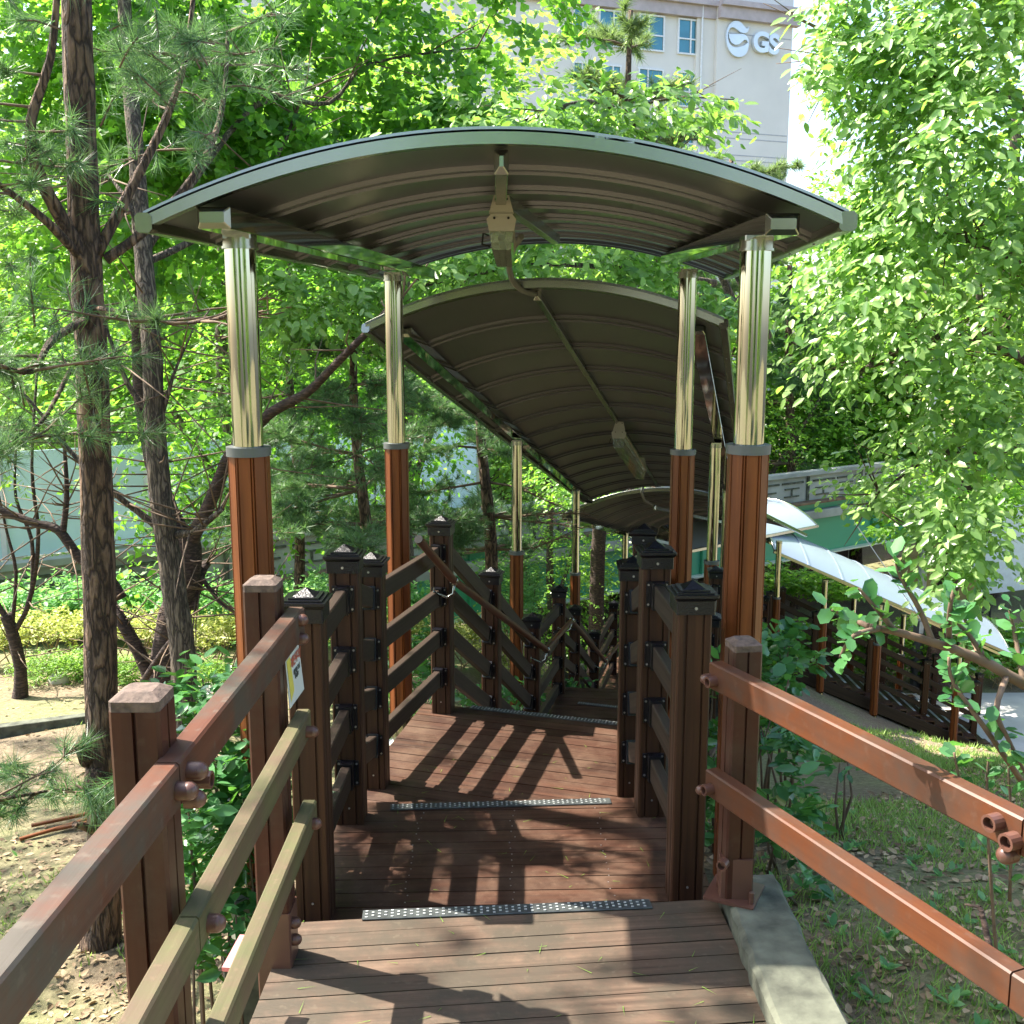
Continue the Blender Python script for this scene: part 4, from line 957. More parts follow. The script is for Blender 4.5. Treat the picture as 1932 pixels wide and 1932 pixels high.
def trunk_tube(mb, pts, r0, r1, k=12, wob=.12, seed=0, flare=0):
    N_ = len(pts); pts = [Vector(p) for p in pts]; dense = []; rad = []
    for i in range(N_-1):
        for q in range(4):
            f = q/4; a = pts[max(i-1, 0)]; b_ = pts[i]; c = pts[i+1]; d = pts[min(i+2, N_-1)]
            p = .5*((2*b_)+(c-a)*f+(2*a-5*b_+4*c-d)*f*f+(3*b_-a-3*c+d)*f**3); dense.append(p)
    dense.append(pts[-1]); L = len(dense)-1
    rad = [r0+(r1-r0)*(i/L) for i in range(L+1)]
    if flare:
        for i in range(min(4, L)): rad[i] *= 1+flare*(1-i/4)**2
    mb.tube(dense, rad, k, wob, seed); return dense
def branch_twigs(rng_s, dens, n_, ln, r_, mb, up=.3):
    rg = random.Random(rng_s); tips = []
    for _ in range(n_):
        i = rg.randrange(len(dens)//4, len(dens)); p = dens[i]; d = Vector((rg.gauss(0, 1), rg.gauss(0, 1), rg.gauss(up, .5))).normalized(); l_ = ln*rg.uniform(.5, 1.2)
        m_ = p+d*l_*.5+Vector((0, 0, -.03)); q = p+d*l_+Vector((rg.gauss(0, .05), rg.gauss(0, .05), -.05)); mb.tube([p, m_, q], [r_, r_*.7, r_*.3], 5); tips.append((q, d))
    return tips
def broad_tree(name, label, cat, limbs, ells, nspray, size, shape, mat, barkm, seed, nl=12, L=(.25, .5), droop=.35, group=None, thr=-.15, clump=1.2, twigs=60, twl=.7, k=12, sun=True, path=True, flare=.4, updev=.55, trunkname='trunk', shell=2.4, bias=None, umin=None):
    """limbs: list of (points, r0, r1); the first is the trunk"""
    rng = np.random.RandomState(seed); base = limbs[0][0][0]
    t = thing(name, base, label, cat, group)
    tr = MB(); dl = []
    for i, (pts, r0, r1) in enumerate(limbs): dl.append(trunk_tube(tr, pts, r0, r1, k if i == 0 else 8, seed=seed+i, flare=flare if i == 0 else 0))
    tw = MB()
    if twigs:
        for i, d in enumerate(dl): branch_twigs(seed+i, d, max(2, twigs//len(dl)), twl, min(.008, limbs[i][2]*.6+.003), tw)
        tr.merge(tw, 1)
    tr.build(trunkname, (M[barkm], M['twig']), t)
    if nspray:
        C, D = sample_ell(rng, ells, nspray, clump, thr, seed)
        D = D+rng.normal(size=D.shape)*.5; D[:, 2] *= .45; D[:, 2] -= .12
        V, F = spray_leaves(rng, C, D, rng.uniform(L[0], L[1], len(C)), nl, size, shape, droop, updev, sun, path, bias, umin)
        fast_mesh('crown', V, F, M[mat], t)
    return t
def tufts(rng, C, D, n_, ln, wd, droop=.12, spread=.75, sun=False):
    Mn = len(C); D = unit(D); d = np.repeat(D, n_, 0)*.75+unit(rng.normal(size=(Mn*n_, 3)))*spread; d[:, 2] -= droop; d = unit(d)
    p = np.repeat(C, n_, 0)-np.repeat(D, n_, 0)*rng.uniform(0, ln*.6, (Mn*n_, 1)); l_ = ln*rng.uniform(.7, 1.15, (Mn*n_, 1))
    s_ = unit(np.cross(d, rng.normal(size=d.shape)))*wd/2
    k = clear_path(p+d*l_) & (sun_keep(p) if sun else True)
    p, d, l_, s_ = p[k], d[k], l_[k], s_[k]
    V = np.stack([p-s_, p+s_, p+d*l_], 1).reshape(-1, 3); F = np.arange(len(V)).reshape(-1, 3); return V, F
def pine_tree(name, label, trunkpts, r0, r1, z0, z1, nbr, blen, seed, ntuft=9, nn_=26, ln=.085, wd=.0035, mat='needle', barkm='pine_bark', group=None, extra=(), k=12, brs=None, rise=.12, flare=.3, dens=1.0):
    rng = np.random.RandomState(seed); rg = random.Random(seed); t = thing(name, trunkpts[0], label, 'pine tree', group)
    tr = MB(); dn_ = trunk_tube(tr, trunkpts, r0, r1, k, .1, seed, flare); C = []; D = []; bt = MB()
    def do_branch(p, d, l_):
        pts = [p]; dd = d.copy()
        for i in range(4):
            dd = (dd+Vector((rg.gauss(0, .18), rg.gauss(0, .18), rg.gauss(0, .10)-.02))).normalized(); pts.append(pts[-1]+dd*l_/4)
        rb = max(.006, r0*.22*min(1, l_/1.2)); bt.tube(pts, [rb, rb*.8, rb*.6, rb*.4, rb*.2], 6)
        for _ in range(int(ntuft*l_*dens)+2):
            f = rg.uniform(.3, 1); i = min(3, int(f*4)); q = pts[i].lerp(pts[i+1], f*4-i)
            sd_ = Vector((rg.gauss(0, 1), rg.gauss(0, 1), rg.gauss(.15, .35))); sd_ = (sd_.normalized()*.8+dd*.5).normalized()
            l2 = rg.uniform(.06, .30)*min(1, l_); e = q+sd_*l2
            bt.tube([q, e], [.004, .002], 4, cap=False); C.append(tuple(e)); D.append(tuple(sd_+Vector((0, 0, .3))))
            if l2 > .16: C.append(tuple(q.lerp(e, .5))); D.append(tuple(sd_))
        C.append(tuple(pts[-1])); D.append(tuple(dd))
    for i in range(nbr):
        z = rg.uniform(z0, z1); p = min(dn_, key=lambda q: abs(q.z-z)); a = rg.uniform(0, 6.283); f = 1-.55*(z-z0)/max(.1, z1-z0)
        do_branch(p.copy(), Vector((math.cos(a), math.sin(a), rise)).normalized(), blen*f*rg.uniform(.6, 1.15))
    for (pts, rr) in extra:
        dd_ = trunk_tube(tr, pts, rr, rr*.35, 8, .12, seed+5)
        for _ in range(int(8*dens)):
            j = rg.randrange(len(dd_)//2, len(dd_)); a = rg.uniform(0, 6.283); do_branch(dd_[j].copy(), Vector((math.cos(a), math.sin(a), .1)).normalized(), rg.uniform(.2, .5))
    tr.merge(bt, 1); tr.build('trunk', (M[barkm], M['twig']), t)
    V, F = tufts(rng, np.array(C), np.array(D), nn_, ln, wd); fast_mesh('needles', V, F, M[mat], t); return t
def bush(name, label, boxes, nspray, size, shape, mat, seed, stems=10, nl=7, L=(.12, .25), cat='shrub', group=None, stemm='twig', droop=.15, sun=False, path=True, updev=.5, stem_h=None, thr=-.5, shell=2.0, kind=None):
    """boxes: ellipsoids"""
    rng = np.random.RandomState(seed); rg = random.Random(seed); c = boxes[0][0]; zb = gz(c[0], c[1])
    t = thing(name, (c[0], c[1], zb), label, cat, group)
    sm_ = MB()
    for i in range(stems):
        cc, rr = boxes[i % len(boxes)]; x = cc[0]+rg.uniform(-.7, .7)*rr[0]; y = cc[1]+rg.uniform(-.7, .7)*rr[1]; x1 = cc[0]+rg.uniform(-.8, .8)*rr[0]; y1 = cc[1]+rg.uniform(-.8, .8)*rr[1]
        z0 = gz(x, y)-.03; z1 = cc[2]+rg.uniform(-.2, .75)*rr[2]; sm_.tube([(x, y, z0), ((x+x1)/2+rg.gauss(0, .02), (y+y1)/2, (z0+z1)/2), (x1, y1, z1)], [.008, .006, .003], 5)
    if stems: sm_.build('stems', M[stemm], t)
    C, D = sample_ell(rng, boxes, nspray, 2.2, thr, seed, shell); D = D*.6+rng.normal(size=D.shape)*.6; D[:, 2] = np.abs(D[:, 2])*.6+.1
    V, F = spray_leaves(rng, C, D, rng.uniform(L[0], L[1], len(C)), nl, size, shape, droop, updev, sun, path)
    V3_ = V.reshape(-1, len(SHAPES[shape][0]), 3)
    fast_mesh('foliage', V, F, M[mat], t); return t
def gp(u, v, Y): p = P(u, v, Y); return (p.x, p.y, gz(p.x, p.y)-.05)

# ------------------------------------------------------------------ near left pine
tp = [gp(192, 1815, 4.6), P(197, 1640, 4.6), P(196, 1500, 4.6), P(190, 1250, 4.6), P(184, 1000, 4.6), P(176, 750, 4.6), P(166, 550, 4.6), P(156, 350, 4.6), P(148, 100, 4.6), P(140, -200, 4.6), P(130, -600, 4.6)]
ex = [([P(178, 520, 4.6), P(120, 420, 4.5), P(70, 320, 4.4), P(58, 230, 4.4), P(95, 110, 4.4), P(110, -40, 4.4)], .035),
      ([P(165, 500, 4.6), P(90, 420, 4.4), P(0, 350, 4.3), P(-80, 300, 4.2)], .022),
      ([P(182, 480, 4.6), P(250, 350, 4.7), P(310, 230, 4.8), P(350, 110, 4.9), P(370, -60, 5)], .026),
      ([P(200, 490, 4.6), P(290, 420, 4.7), P(380, 310, 4.8), P(420, 200, 5), P(430, 60, 5.1)], .024),
      ([P(180, 1500, 4.6), P(120, 1490, 4.3), P(50, 1500, 4.0), P(-60, 1520, 3.8)], .012),
      ([P(170, 600, 4.6), P(100, 640, 4.2), P(60, 700, 4.0), P(0, 690, 3.8)], .02),
      ([P(175, 580, 4.6), P(240, 590, 4.2), P(330, 610, 4.0), P(420, 600, 3.9)], .012),
      ([P(160, 640, 4.6), P(90, 780, 4.2), P(40, 830, 4.0), P(90, 820, 4)], .012)]
pine_tree('pine_tree', 'tall furrowed pine nearest on the left with a knot low on its trunk', tp, .083, .055, 4.2, 6.0, 16, 1.5, 11, 11, 44, .115, .0030, extra=ex, k=18, dens=1.15)
t = bpy.data.objects['pine_tree']; mb = MB(); c = P(163, 1415, 4.55); mb.ball(c, .058, 14, 10, (.8, .8, 1.5), .16, 2); c = P(182, 1480, 4.53); mb.ball(c, .075, 14, 10, (.8, .6, 1.2), .12, 3); mb.build('knot', M['pine_bark'], t)
mb = MB(); mb.tube([P(190, 1575, 4.55), P(160, 1560, 4.45), P(140, 1555, 4.4)], [.02, .018, .015], 8); mb.build('branch_stub', M['pine_bark'], t)
mb = MB(); mb.cyl(P(178, 802, 4.53), P(176, 802, 4.50), .014, .012, k=12); mb.build('sawn_knot', M['palewood'], t)

rngp = np.random.RandomState(77); rgp = random.Random(77); CC = []; DD = []; mbp = MB()
for (u, v_, Y, su, sv, n_) in ((60, 60, 4.4, 70, 60, 16), (200, 90, 4.4, 60, 60, 14), (330, 80, 4.5, 60, 50, 12), (120, 200, 4.4, 80, 50, 10), (40, 200, 4.2, 40, 60, 10), (190, 330, 4.4, 40, 40, 7), (20, 420, 4.2, 40, 50, 10), (40, 560, 3.9, 60, 50, 16), (140, 600, 4.2, 60, 40, 16), (260, 620, 4.1, 60, 40, 14), (370, 620, 4.0, 50, 35, 10), (30, 700, 3.8, 40, 50, 12), (80, 770, 3.9, 40, 40, 10), (400, 560, 4.3, 40, 30, 5), (60, 1500, 3.8, 70, 22, 11), (150, 1500, 4.2, 45, 25, 9), (190, 1540, 4.4, 30, 25, 5)):
    for _ in range(int(n_*.72)):
        c = P(u+rgp.gauss(0, su), v_+rgp.gauss(0, sv), Y+rgp.gauss(0, .15)); d_ = V3((rgp.gauss(.1, .8), rgp.gauss(-.2, .6), rgp.gauss(.05, .4))).normalized()
        h_ = (c.z+.2)/SUN.z; sx, sy = c.x-SUN.x*h_, c.y-SUN.y*h_
        if -.9 < sx < .6 and 2.85 < sy < 4.3 and rgp.random() < .85: continue
        CC.append(tuple(c)); DD.append(tuple(d_)); mbp.tube([c-d_*.16-V3((0, 0, .03)), c-d_*.07, c], [.0045, .004, .003], 5)
        CC.append(tuple(c-d_*.07)); DD.append(tuple(d_))
mbp.build('boughs', M['twig'], t)
V, F = tufts(rngp, np.array(CC), np.array(DD), 50, .125, .0034, droop=.25); fast_mesh('needle_tufts', V, F, M['needle'], t)
# unseen tree added left of the picture to throw dappled shade
broad_tree('added_shade_tree', 'unseen leafy tree added outside the left edge to dapple the deck with shade', 'tree', [([(-6.6, 5.4, -1.6), (-6.5, 5.4, 1), (-6.3, 5.5, 3.5), (-6, 5.6, 6)], .14, .06)], [(V3((-6.6, 6.2, 5.6)), (2.2, 2.4, 1.2)), (V3((-4.6, 5.0, 6.6)), (1.6, 2.0, .7)), (V3((-8, 4, 5)), (2, 2, 1.5)), (V3((-7.5, 9, 6)), (2.4, 2.6, 1.2)), (V3((-9.5, 11, 6)), (2.2, 2.4, 1.2))], 1650, .10, 'rhomb', 'broad', 'grey_bark', 401, 9, (.3, .6), .3, twigs=20, thr=.02, clump=.8)

# ginkgo behind it
ge = [(P(380, 80, 9.0), (1.5, 1.1, 1.2)), (P(700, 90, 9.6), (1.5, 1.0, 1.1)), (P(930, 90, 9.9), (.85, .8, .75)), (P(620, 300, 9.6), (1.5, .9, .75)), (P(300, 340, 9.0), (1.3, .9, 1.2)), (P(120, 100, 9.5), (1.3, 1, 1.3)), (P(880, 230, 9.8), (.7, .7, .5)), (P(600, -150, 9.6), (2.6, 1.2, 1.0))]
gl = [([gp(350, 1370, 7.4), P(345, 1240, 7.4), P(327, 1100, 7.4), P(305, 950, 7.4), P(292, 800, 7.4), P(286, 650, 7.4), P(270, 480, 7.5), P(258, 300, 7.6), P(240, 100, 7.8), P(230, -100, 8)], .098, .045),
      ([P(318, 1010, 7.4), P(260, 965, 7.4), P(215, 930, 7.3), P(140, 860, 7.2), P(60, 760, 7.2), P(0, 700, 7.2)], .028, .008),
      ([P(298, 790, 7.4), P(250, 740, 7.4), P(215, 660, 7.4), P(180, 560, 7.4)], .026, .008),
      ([P(300, 800, 7.4), P(318, 740, 7.4), P(330, 700, 7.4), P(365, 620, 7.4)], .022, .006),
      ([P(330, 1010, 7.4), P(370, 1000, 7.3), P(420, 960, 7.2)], .03, .018),
      ([P(272, 450, 7.5), P(240, 380, 7.5), P(205, 330, 7.6)], .03, .01),
      ([P(264, 500, 7.5), P(400, 430, 8), P(520, 300, 8.6), P(580, 150, 9)], .03, .01),
      ([P(270, 480, 7.5), P(480, 200, 8.6), P(620, 195, 9), P(700, 120, 9.3), P(900, 90, 9.6)], .028, .008)]
broad_tree('ginkgo_tree', 'pale furrowed ginkgo trunk right behind the near pine, fan leaves overhead', 'ginkgo tree', gl, ge, 5600, .078, 'fan', 'ginkgo', 'grey_bark', 21, 10, (.2, .4), .45, twigs=110, twl=.9, k=16, thr=-.25, flare=.25, updev=.8)
# cherry
ce = [(P(300, 700, 10), (1.1, .7, .8)), (P(520, 620, 10.2), (.8, .6, .45)), (P(430, 900, 10.3), (.9, .6, .5)), (P(120, 900, 10.2), (1.0, .6, .5)), (P(60, 600, 10), (.8, .6, 1.0)), (P(60, 960, 10.6), (1.0, .4, .4)), (P(330, 960, 10.6), (.7, .4, .35)), (P(640, 640, 9.4), (.5, .4, .35))]
cl_ = [([gp(300, 1290, 8.6), P(320, 1200, 8.6), P(352, 1080, 8.6), P(352, 1000, 8.6)], .145, .105),
       ([P(350, 1030, 8.6), P(310, 940, 8.6), P(285, 850, 8.6), P(268, 760, 8.6), P(262, 650, 8.6), P(268, 540, 8.6)], .085, .05),
       ([P(352, 1030, 8.6), P(382, 980, 8.5), P(412, 910, 8.4), P(440, 850, 8.3), P(510, 780, 8.1), P(580, 740, 7.9), P(640, 680, 7.6), P(720, 600, 7.4), P(760, 560, 7.4)], .07, .016),
       ([P(290, 1290, 8.6), P(262, 1230, 8.6), P(228, 1170, 8.6), P(205, 1130, 8.7)], .065, .045),
       ([P(228, 1130, 8.6), P(200, 1085, 8.6), P(150, 1052, 8.6), P(110, 1000, 8.6), P(60, 985, 8.6), P(-30, 950, 8.6)], .055, .03),
       ([P(118, 1010, 8.6), P(126, 930, 8.6), P(120, 820, 8.6)], .03, .012),
       ([P(262, 1300, 8.3), P(300, 1240, 8.0), P(330, 1200, 7.8), P(355, 1165, 7.6)], .03, .018),
       ([P(360, 1150, 8.6), P(380, 1080, 8.7), P(392, 1060, 8.8)], .05, .035),
       ([P(380, 1090, 8.6), P(420, 1140, 8.6), P(470, 1170, 8.5)], .02, .01)]
broad_tree('cherry_tree', 'dark forked cherry whose long limb reaches right past the first canopy', 'cherry tree', cl_, ce, 2300, .06, 'ovate', 'broad', 'cherry_bark', 31, 10, (.2, .4), .3, twigs=150, twl=.8, k=16, flare=.2, thr=0)
# small forked tree on the far left
sl_ = [([gp(38, 1320, 9.6), P(38, 1260, 9.6), P(22, 1190, 9.6), P(10, 1160, 9.6)], .062, .055),
       ([P(15, 1170, 9.6), P(-15, 1120, 9.6), P(-40, 1050, 9.6)], .03, .02), ([P(28, 1190, 9.6), P(50, 1150, 9.6), P(66, 1080, 9.6), P(72, 1000, 9.6), P(60, 880, 9.6), P(70, 700, 9.7)], .028, .012),
       ([P(24, 1170, 9.6), P(30, 1080, 9.6), P(12, 1000, 9.6), P(-10, 900, 9.6)], .02, .01), ([P(60, 1120, 9.6), P(60, 1020, 9.6), P(30, 940, 9.6), P(30, 850, 9.6)], .022, .01)]
broad_tree('small_tree', 'small multi-stemmed tree on bare soil at the far left', 'tree', sl_, [(P(40, 850, 10), (.8, .6, .7)), (P(20, 1010, 10), (.5, .4, .35)), (P(60, 650, 10), (.9, .6, .8))], 420, .07, 'lance', 'broad', 'cherry_bark', 41, 9, (.2, .35), .5, twigs=30)
# middle pines
def mid_pine(u, vb, Y, r_, vt, v0, v1, nb, bl, seed, label, mat='needle', u2=None, **kw):
    b_ = gp(u, vb, Y); top = P(u2 or u, vt, Y); p1 = Vector(b_).lerp(top, .35)+V3((.05, 0, 0)); p2 = Vector(b_).lerp(top, .7)+V3((-.04, 0, 0))
    return pine_tree('pine_tree', label, [b_, tuple(p1), tuple(p2), tuple(top)], r_, r_*.35, P(u, v0, Y).z, P(u, v1, Y).z, nb, bl, seed, mat=mat, group='pines behind the railings', **kw)
kw = dict(ntuft=26, nn_=40, ln=.11, wd=.006, rise=.05)
mid_pine(690, 1060, 9.8, .075, 560, 1040, 600, 34, 1.5, 51, 'slim pine with tiered dark boughs seen between the left pair of canopy posts', u2=668, **kw)
mid_pine(925, 1180, 11.2, .09, 560, 1080, 680, 30, 1.4, 52, 'pine standing left of the third steel post under the descending canopy', u2=905, **kw)
mid_pine(560, 1160, 11.8, .07, 420, 1000, 520, 30, 1.5, 53, 'pine half hidden behind the nearest left canopy post', u2=545, **kw)
FK = {**kw, 'ln': .30, 'wd': .02, 'ntuft': 9, 'nn_': 30}
mid_pine(1500, 1000, 27.5, .18, 500, 950, 560, 40, 3.2, 54, 'blue-green pine just right of the nearest right canopy post', u2=1490, **FK)
mid_pine(1620, 1000, 30, .18, 520, 900, 560, 40, 3.2, 58, 'blue-green pine beyond the bridge, behind the hanging leaves', u2=1610, **FK)
SK = {**kw, 'rise': .35, 'wd': .017, 'ln': .26, 'ntuft': 8, 'nn_': 34}
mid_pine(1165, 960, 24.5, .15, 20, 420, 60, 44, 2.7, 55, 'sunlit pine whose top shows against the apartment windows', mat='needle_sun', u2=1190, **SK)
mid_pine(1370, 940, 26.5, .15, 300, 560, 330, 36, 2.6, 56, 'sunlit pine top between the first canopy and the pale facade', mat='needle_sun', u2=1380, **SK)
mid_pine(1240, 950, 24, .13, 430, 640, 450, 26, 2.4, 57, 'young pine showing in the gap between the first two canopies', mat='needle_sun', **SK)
b_ = gp(1126, 1160, 16.4)
broad_tree('cherry_tree', 'stout straight cherry trunk rising between the railing and the third canopy', 'cherry tree', [([b_, P(1127, 1080, 16.4), P(1133, 980, 16.4), P(1140, 900, 16.4), P(1150, 700, 16.4)], .13, .09), ([P(1133, 975, 16.4), P(1100, 940, 16.4), P(1060, 910, 16)], .04, .015), ([P(1136, 960, 16.4), P(1180, 930, 16.5), P(1230, 900, 16.6)], .03, .012)], [(P(1100, 940, 16.4), (.6, .5, .25)), (P(1060, 905, 16), (.5, .4, .25)), (P(1160, 860, 17), (.8, .6, .4))], 170, .10, 'ovate', 'broad', 'cherry_bark', 61, 9, twigs=16, sun=False)
# broad-leaved tree whose boughs spread just behind the first roof
de = [(P(1010, 235, 9.0), (1.0, .5, .28)), (P(1230, 205, 9.2), (.62, .45, .16)), (P(900, 300, 9), (1.0, .5, .3)), (P(1120, 245, 9.2), (.7, .4, .22)), (P(1090, 475, 9.0), (1.15, .5, .22)), (P(860, 520, 9), (.6, .5, .2)), (P(1250, 560, 9.2), (.5, .5, .2)), (P(1330, 590, 9.3), (.3, .3, .12)), (P(600, 560, 9.0), (.7, .5, .3))]
dl_ = [([(2.62, 10.9, gz(2.62, 10.9)), (2.6, 10.9, 0.2), (2.45, 10.7, 1.5), (1.9, 9.9, 2.4)], .06, .035), ([(2.5, 10.2, 1.7), (1.6, 9.6, 3.0), tuple(P(1150, 200, 9.3)), tuple(P(1000, 225, 9.1)), tuple(P(850, 300, 9))], .04, .01), ([tuple(P(1150, 215, 9.3)), tuple(P(1270, 185, 9.2)), tuple(P(1385, 188, 9.2))], .015, .004), ([(1.9, 9.9, 2.2), tuple(P(1200, 510, 9.3)), tuple(P(1000, 500, 9.1)), tuple(P(800, 540, 9))], .035, .008)]
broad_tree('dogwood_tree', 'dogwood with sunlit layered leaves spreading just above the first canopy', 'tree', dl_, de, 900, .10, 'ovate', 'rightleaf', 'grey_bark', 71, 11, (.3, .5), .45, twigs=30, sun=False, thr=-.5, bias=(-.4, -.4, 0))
# right-hand tree, hanging foliage
re_ = [(P(1800, 120, 7.6), (1.0, .9, .9)), (P(1640, 280, 7.6), (.62, .7, .75)), (P(1570, 120, 7.6), (.24, .3, .45)), (P(1860, 420, 7.2), (.9, .8, .9)), (P(1690, 560, 7.6), (.5, .7, .7)), (P(1760, 760, 7.6), (.62, .7, .65)), (P(1870, 900, 7.2), (.55, .6, .7)), (P(1810, 985, 8.0), (.42, .5, .35)), (P(1520, 330, 7.8), (.2, .3, .4)), (P(1660, 925, 8.4), (.3, .3, .12)), (P(1950, 100, 7.5), (1.2, 1.0, 2.0)), (P(1800, -150, 7.6), (1.6, 1.0, .8))]
rl = [([(4.7, 8.4, gz(4.7, 8.4)-.1), (4.6, 8.3, .2), (4.5, 8.2, 1.6), (4.3, 8, 3.2), (4.0, 8, 5)], .15, .07), ([(4.5, 8.2, 1.6), tuple(P(1900, 480, 7.8)), tuple(P(1750, 440, 7.8)), tuple(P(1600, 380, 7.8))], .05, .01), ([(4.5, 8.2, 1.2), tuple(P(1880, 650, 7.8)), tuple(P(1750, 640, 7.8)), tuple(P(1620, 700, 7.8))], .04, .01), ([(4.5, 8.2, .9), tuple(P(1880, 850, 7.9)), tuple(P(1760, 860, 8)), tuple(P(1640, 950, 8.3))], .04, .008), ([(4.3, 8, 3.2), tuple(P(1820, 160, 7.8)), tuple(P(1660, 120, 7.8)), tuple(P(1560, 60, 7.8))], .045, .01)]
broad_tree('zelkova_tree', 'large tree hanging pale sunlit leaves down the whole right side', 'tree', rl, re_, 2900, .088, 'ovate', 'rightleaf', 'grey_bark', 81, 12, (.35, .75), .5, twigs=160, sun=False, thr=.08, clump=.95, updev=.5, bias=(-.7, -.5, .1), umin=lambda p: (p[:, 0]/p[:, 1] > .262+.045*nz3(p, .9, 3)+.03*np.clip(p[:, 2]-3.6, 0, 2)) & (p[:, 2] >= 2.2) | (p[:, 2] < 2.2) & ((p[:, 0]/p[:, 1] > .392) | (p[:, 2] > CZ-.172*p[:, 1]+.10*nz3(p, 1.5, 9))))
# ivy-clad trunk behind the lower stairs
it = broad_tree('ivy_clad_tree', 'leaning trunk clad in ivy behind the far end of the lower canopy', 'tree', [([gp(1770, 1180, 20.5), P(1790, 1090, 20.5), P(1795, 1000, 20.5), P(1850, 850, 20.5)], .22, .14), ([P(1790, 1120, 20.5), P(1830, 1060, 20.5), P(1880, 980, 20.3)], .12, .05)],
   [(P(1780, 950, 20.5), (1.6, 1.2, .9)), (P(1700, 960, 20.5), (.9, .8, .6)), (P(1830, 1040, 20.3), (.5, .4, .8)), (P(1900, 880, 20.5), (1.5, 1.2, 1.2))], 900, .14, 'rhomb', 'broad', 'cherry_bark', 91, 9, (.3, .5), .3, twigs=20, sun=False, path=False)

# ------------------------------------------------------------------ trees beyond the bridge and round the clearing
rngb = np.random.RandomState(5)
def big_proto(name, label, loc, H, Rr, seed, nsp, size, mat, shape='rhomb', group='tall trees behind the bridge', low=True, sun=False):
    x, y, z = loc; ells = [(V3((x, y, z+H*.62)), (Rr, Rr, H*.36)), (V3((x-Rr*.5, y-.4*Rr, z+H*.42)), (Rr*.7, Rr*.7, H*.24)), (V3((x+Rr*.5, y, z+H*.45)), (Rr*.7, Rr*.7, H*.26)), (V3((x, y-Rr*.5, z+H*.3)), (Rr*.8, Rr*.6, H*.2))]
    if not low: ells = ells[:3]
    limbs = [([(x, y, z-.2), (x+.1, y, z+H*.25), (x-.1, y, z+H*.5), (x, y, z+H*.8)], H*.022, H*.008), ([(x, y, z+H*.25), (x-Rr*.5, y, z+H*.45), (x-Rr*.8, y, z+H*.6)], H*.01, .02), ([(x, y, z+H*.3), (x+Rr*.5, y, z+H*.5), (x+Rr*.8, y, z+H*.65)], H*.01, .02)]
    return broad_tree(name, label, 'tree', limbs, ells, nsp, size, shape, mat, 'grey_bark', seed, 10, (.4, .9), .3, group=group, twigs=24, twl=1.4 if H > 8 else .6, sun=sun, path=False, clump=.5, thr=-.28)
pA = big_proto('background_tree', 'leafy yellow-green tree beyond the bridge, far left behind the pine', (-8.5, 21, -4.0), 14, 3.4, 101, 2600, .20, 'farleaf')
pB_ = big_proto('background_tree', 'bushy green tree beyond the bridge behind the nearest left canopy post', (-3.6, 22.5, -4.4), 13, 3.2, 102, 2600, .20, 'broad')
def place(proto, loc, rz, sc, label):
    c = copy_tree(proto); c.location = loc; c.rotation_euler = (0, 0, rz); c.scale = (sc, sc, sc); c['label'] = label; return c
place(pA, (-.6, 25, -4.6), 1.3, 1.02, 'bushy tree beyond the bridge seen over the first canopy, left of the building')
place(pB_, (5.0, 31, -5.6), 2.2, .98, 'green tree showing through the gap below the pale facade')
place(pA, (-12.5, 25.0, -4.6), 2.6, 1.0, 'tall yellow-green tree at the far left edge beyond the acrylic barrier')
place(pB_, (9.4, 31, -5.6), .7, .93, 'green tree beyond the girder just left of the hanging leaves')
place(pA, (13.5, 29, -5.6), 4.0, 1.15, 'tall light-green tree behind the hanging leaves on the right')
place(pB_, (18.5, 27, -5.6), 5.1, 1.2, 'large green tree at the far right edge beyond the pale wall')
place(pB_, (-5.8, 30, -5.0), 3.3, 1.25, 'tall dark-green tree standing deepest on the left behind the ginkgo')
# nearer fill trees between the pines and the bridge
pC_ = big_proto('understorey_tree', 'slender light-leaved tree between the cherry and the concrete parapet', (-3.4, 12.6, gz(-3.4, 12.6)), 6.6, 1.5, 103, 800, .105, 'ginkgo', group='young trees on the slope', low=False)
place(pC_, (-6.8, 16.8, gz(-6.8, 16.8)), 2.0, 1.05, 'light-leaved young tree at the left edge behind the blue barrier')
place(pC_, (-1.4, 13.6, gz(-1.4, 13.6)), 4.1, .95, 'light-leaved young tree behind the two left canopy posts')
pD = big_proto('understorey_tree', 'green young tree beyond the bridge, right of the descending canopy', (6.6, 27.5, -5.0), 8.5, 2.2, 104, 1000, .11, 'broad', group='young trees on the slope')
place(pD, (.7, 17.9, gz(.7, 17.9)), 1.0, .62, 'green young tree filling the view between the two middle steel posts')
# unseen trees added behind the viewer for the polished posts to mirror
for i, (x, y, s_) in enumerate(((-6.5, -6, .8), (.5, -12, .8), (7.5, -6.5, .8))):
    place(pB_ if i % 2 else pA, (x, y, -1.2), i*1.7, s_, ('unseen tree added on the left behind the viewer, mirrored in the steel posts', 'unseen tree added straight behind the viewer, mirrored in the steel posts', 'unseen tree added on the right behind the viewer, mirrored in the steel posts', 'tree outside the right edge beside the viewer')[i])

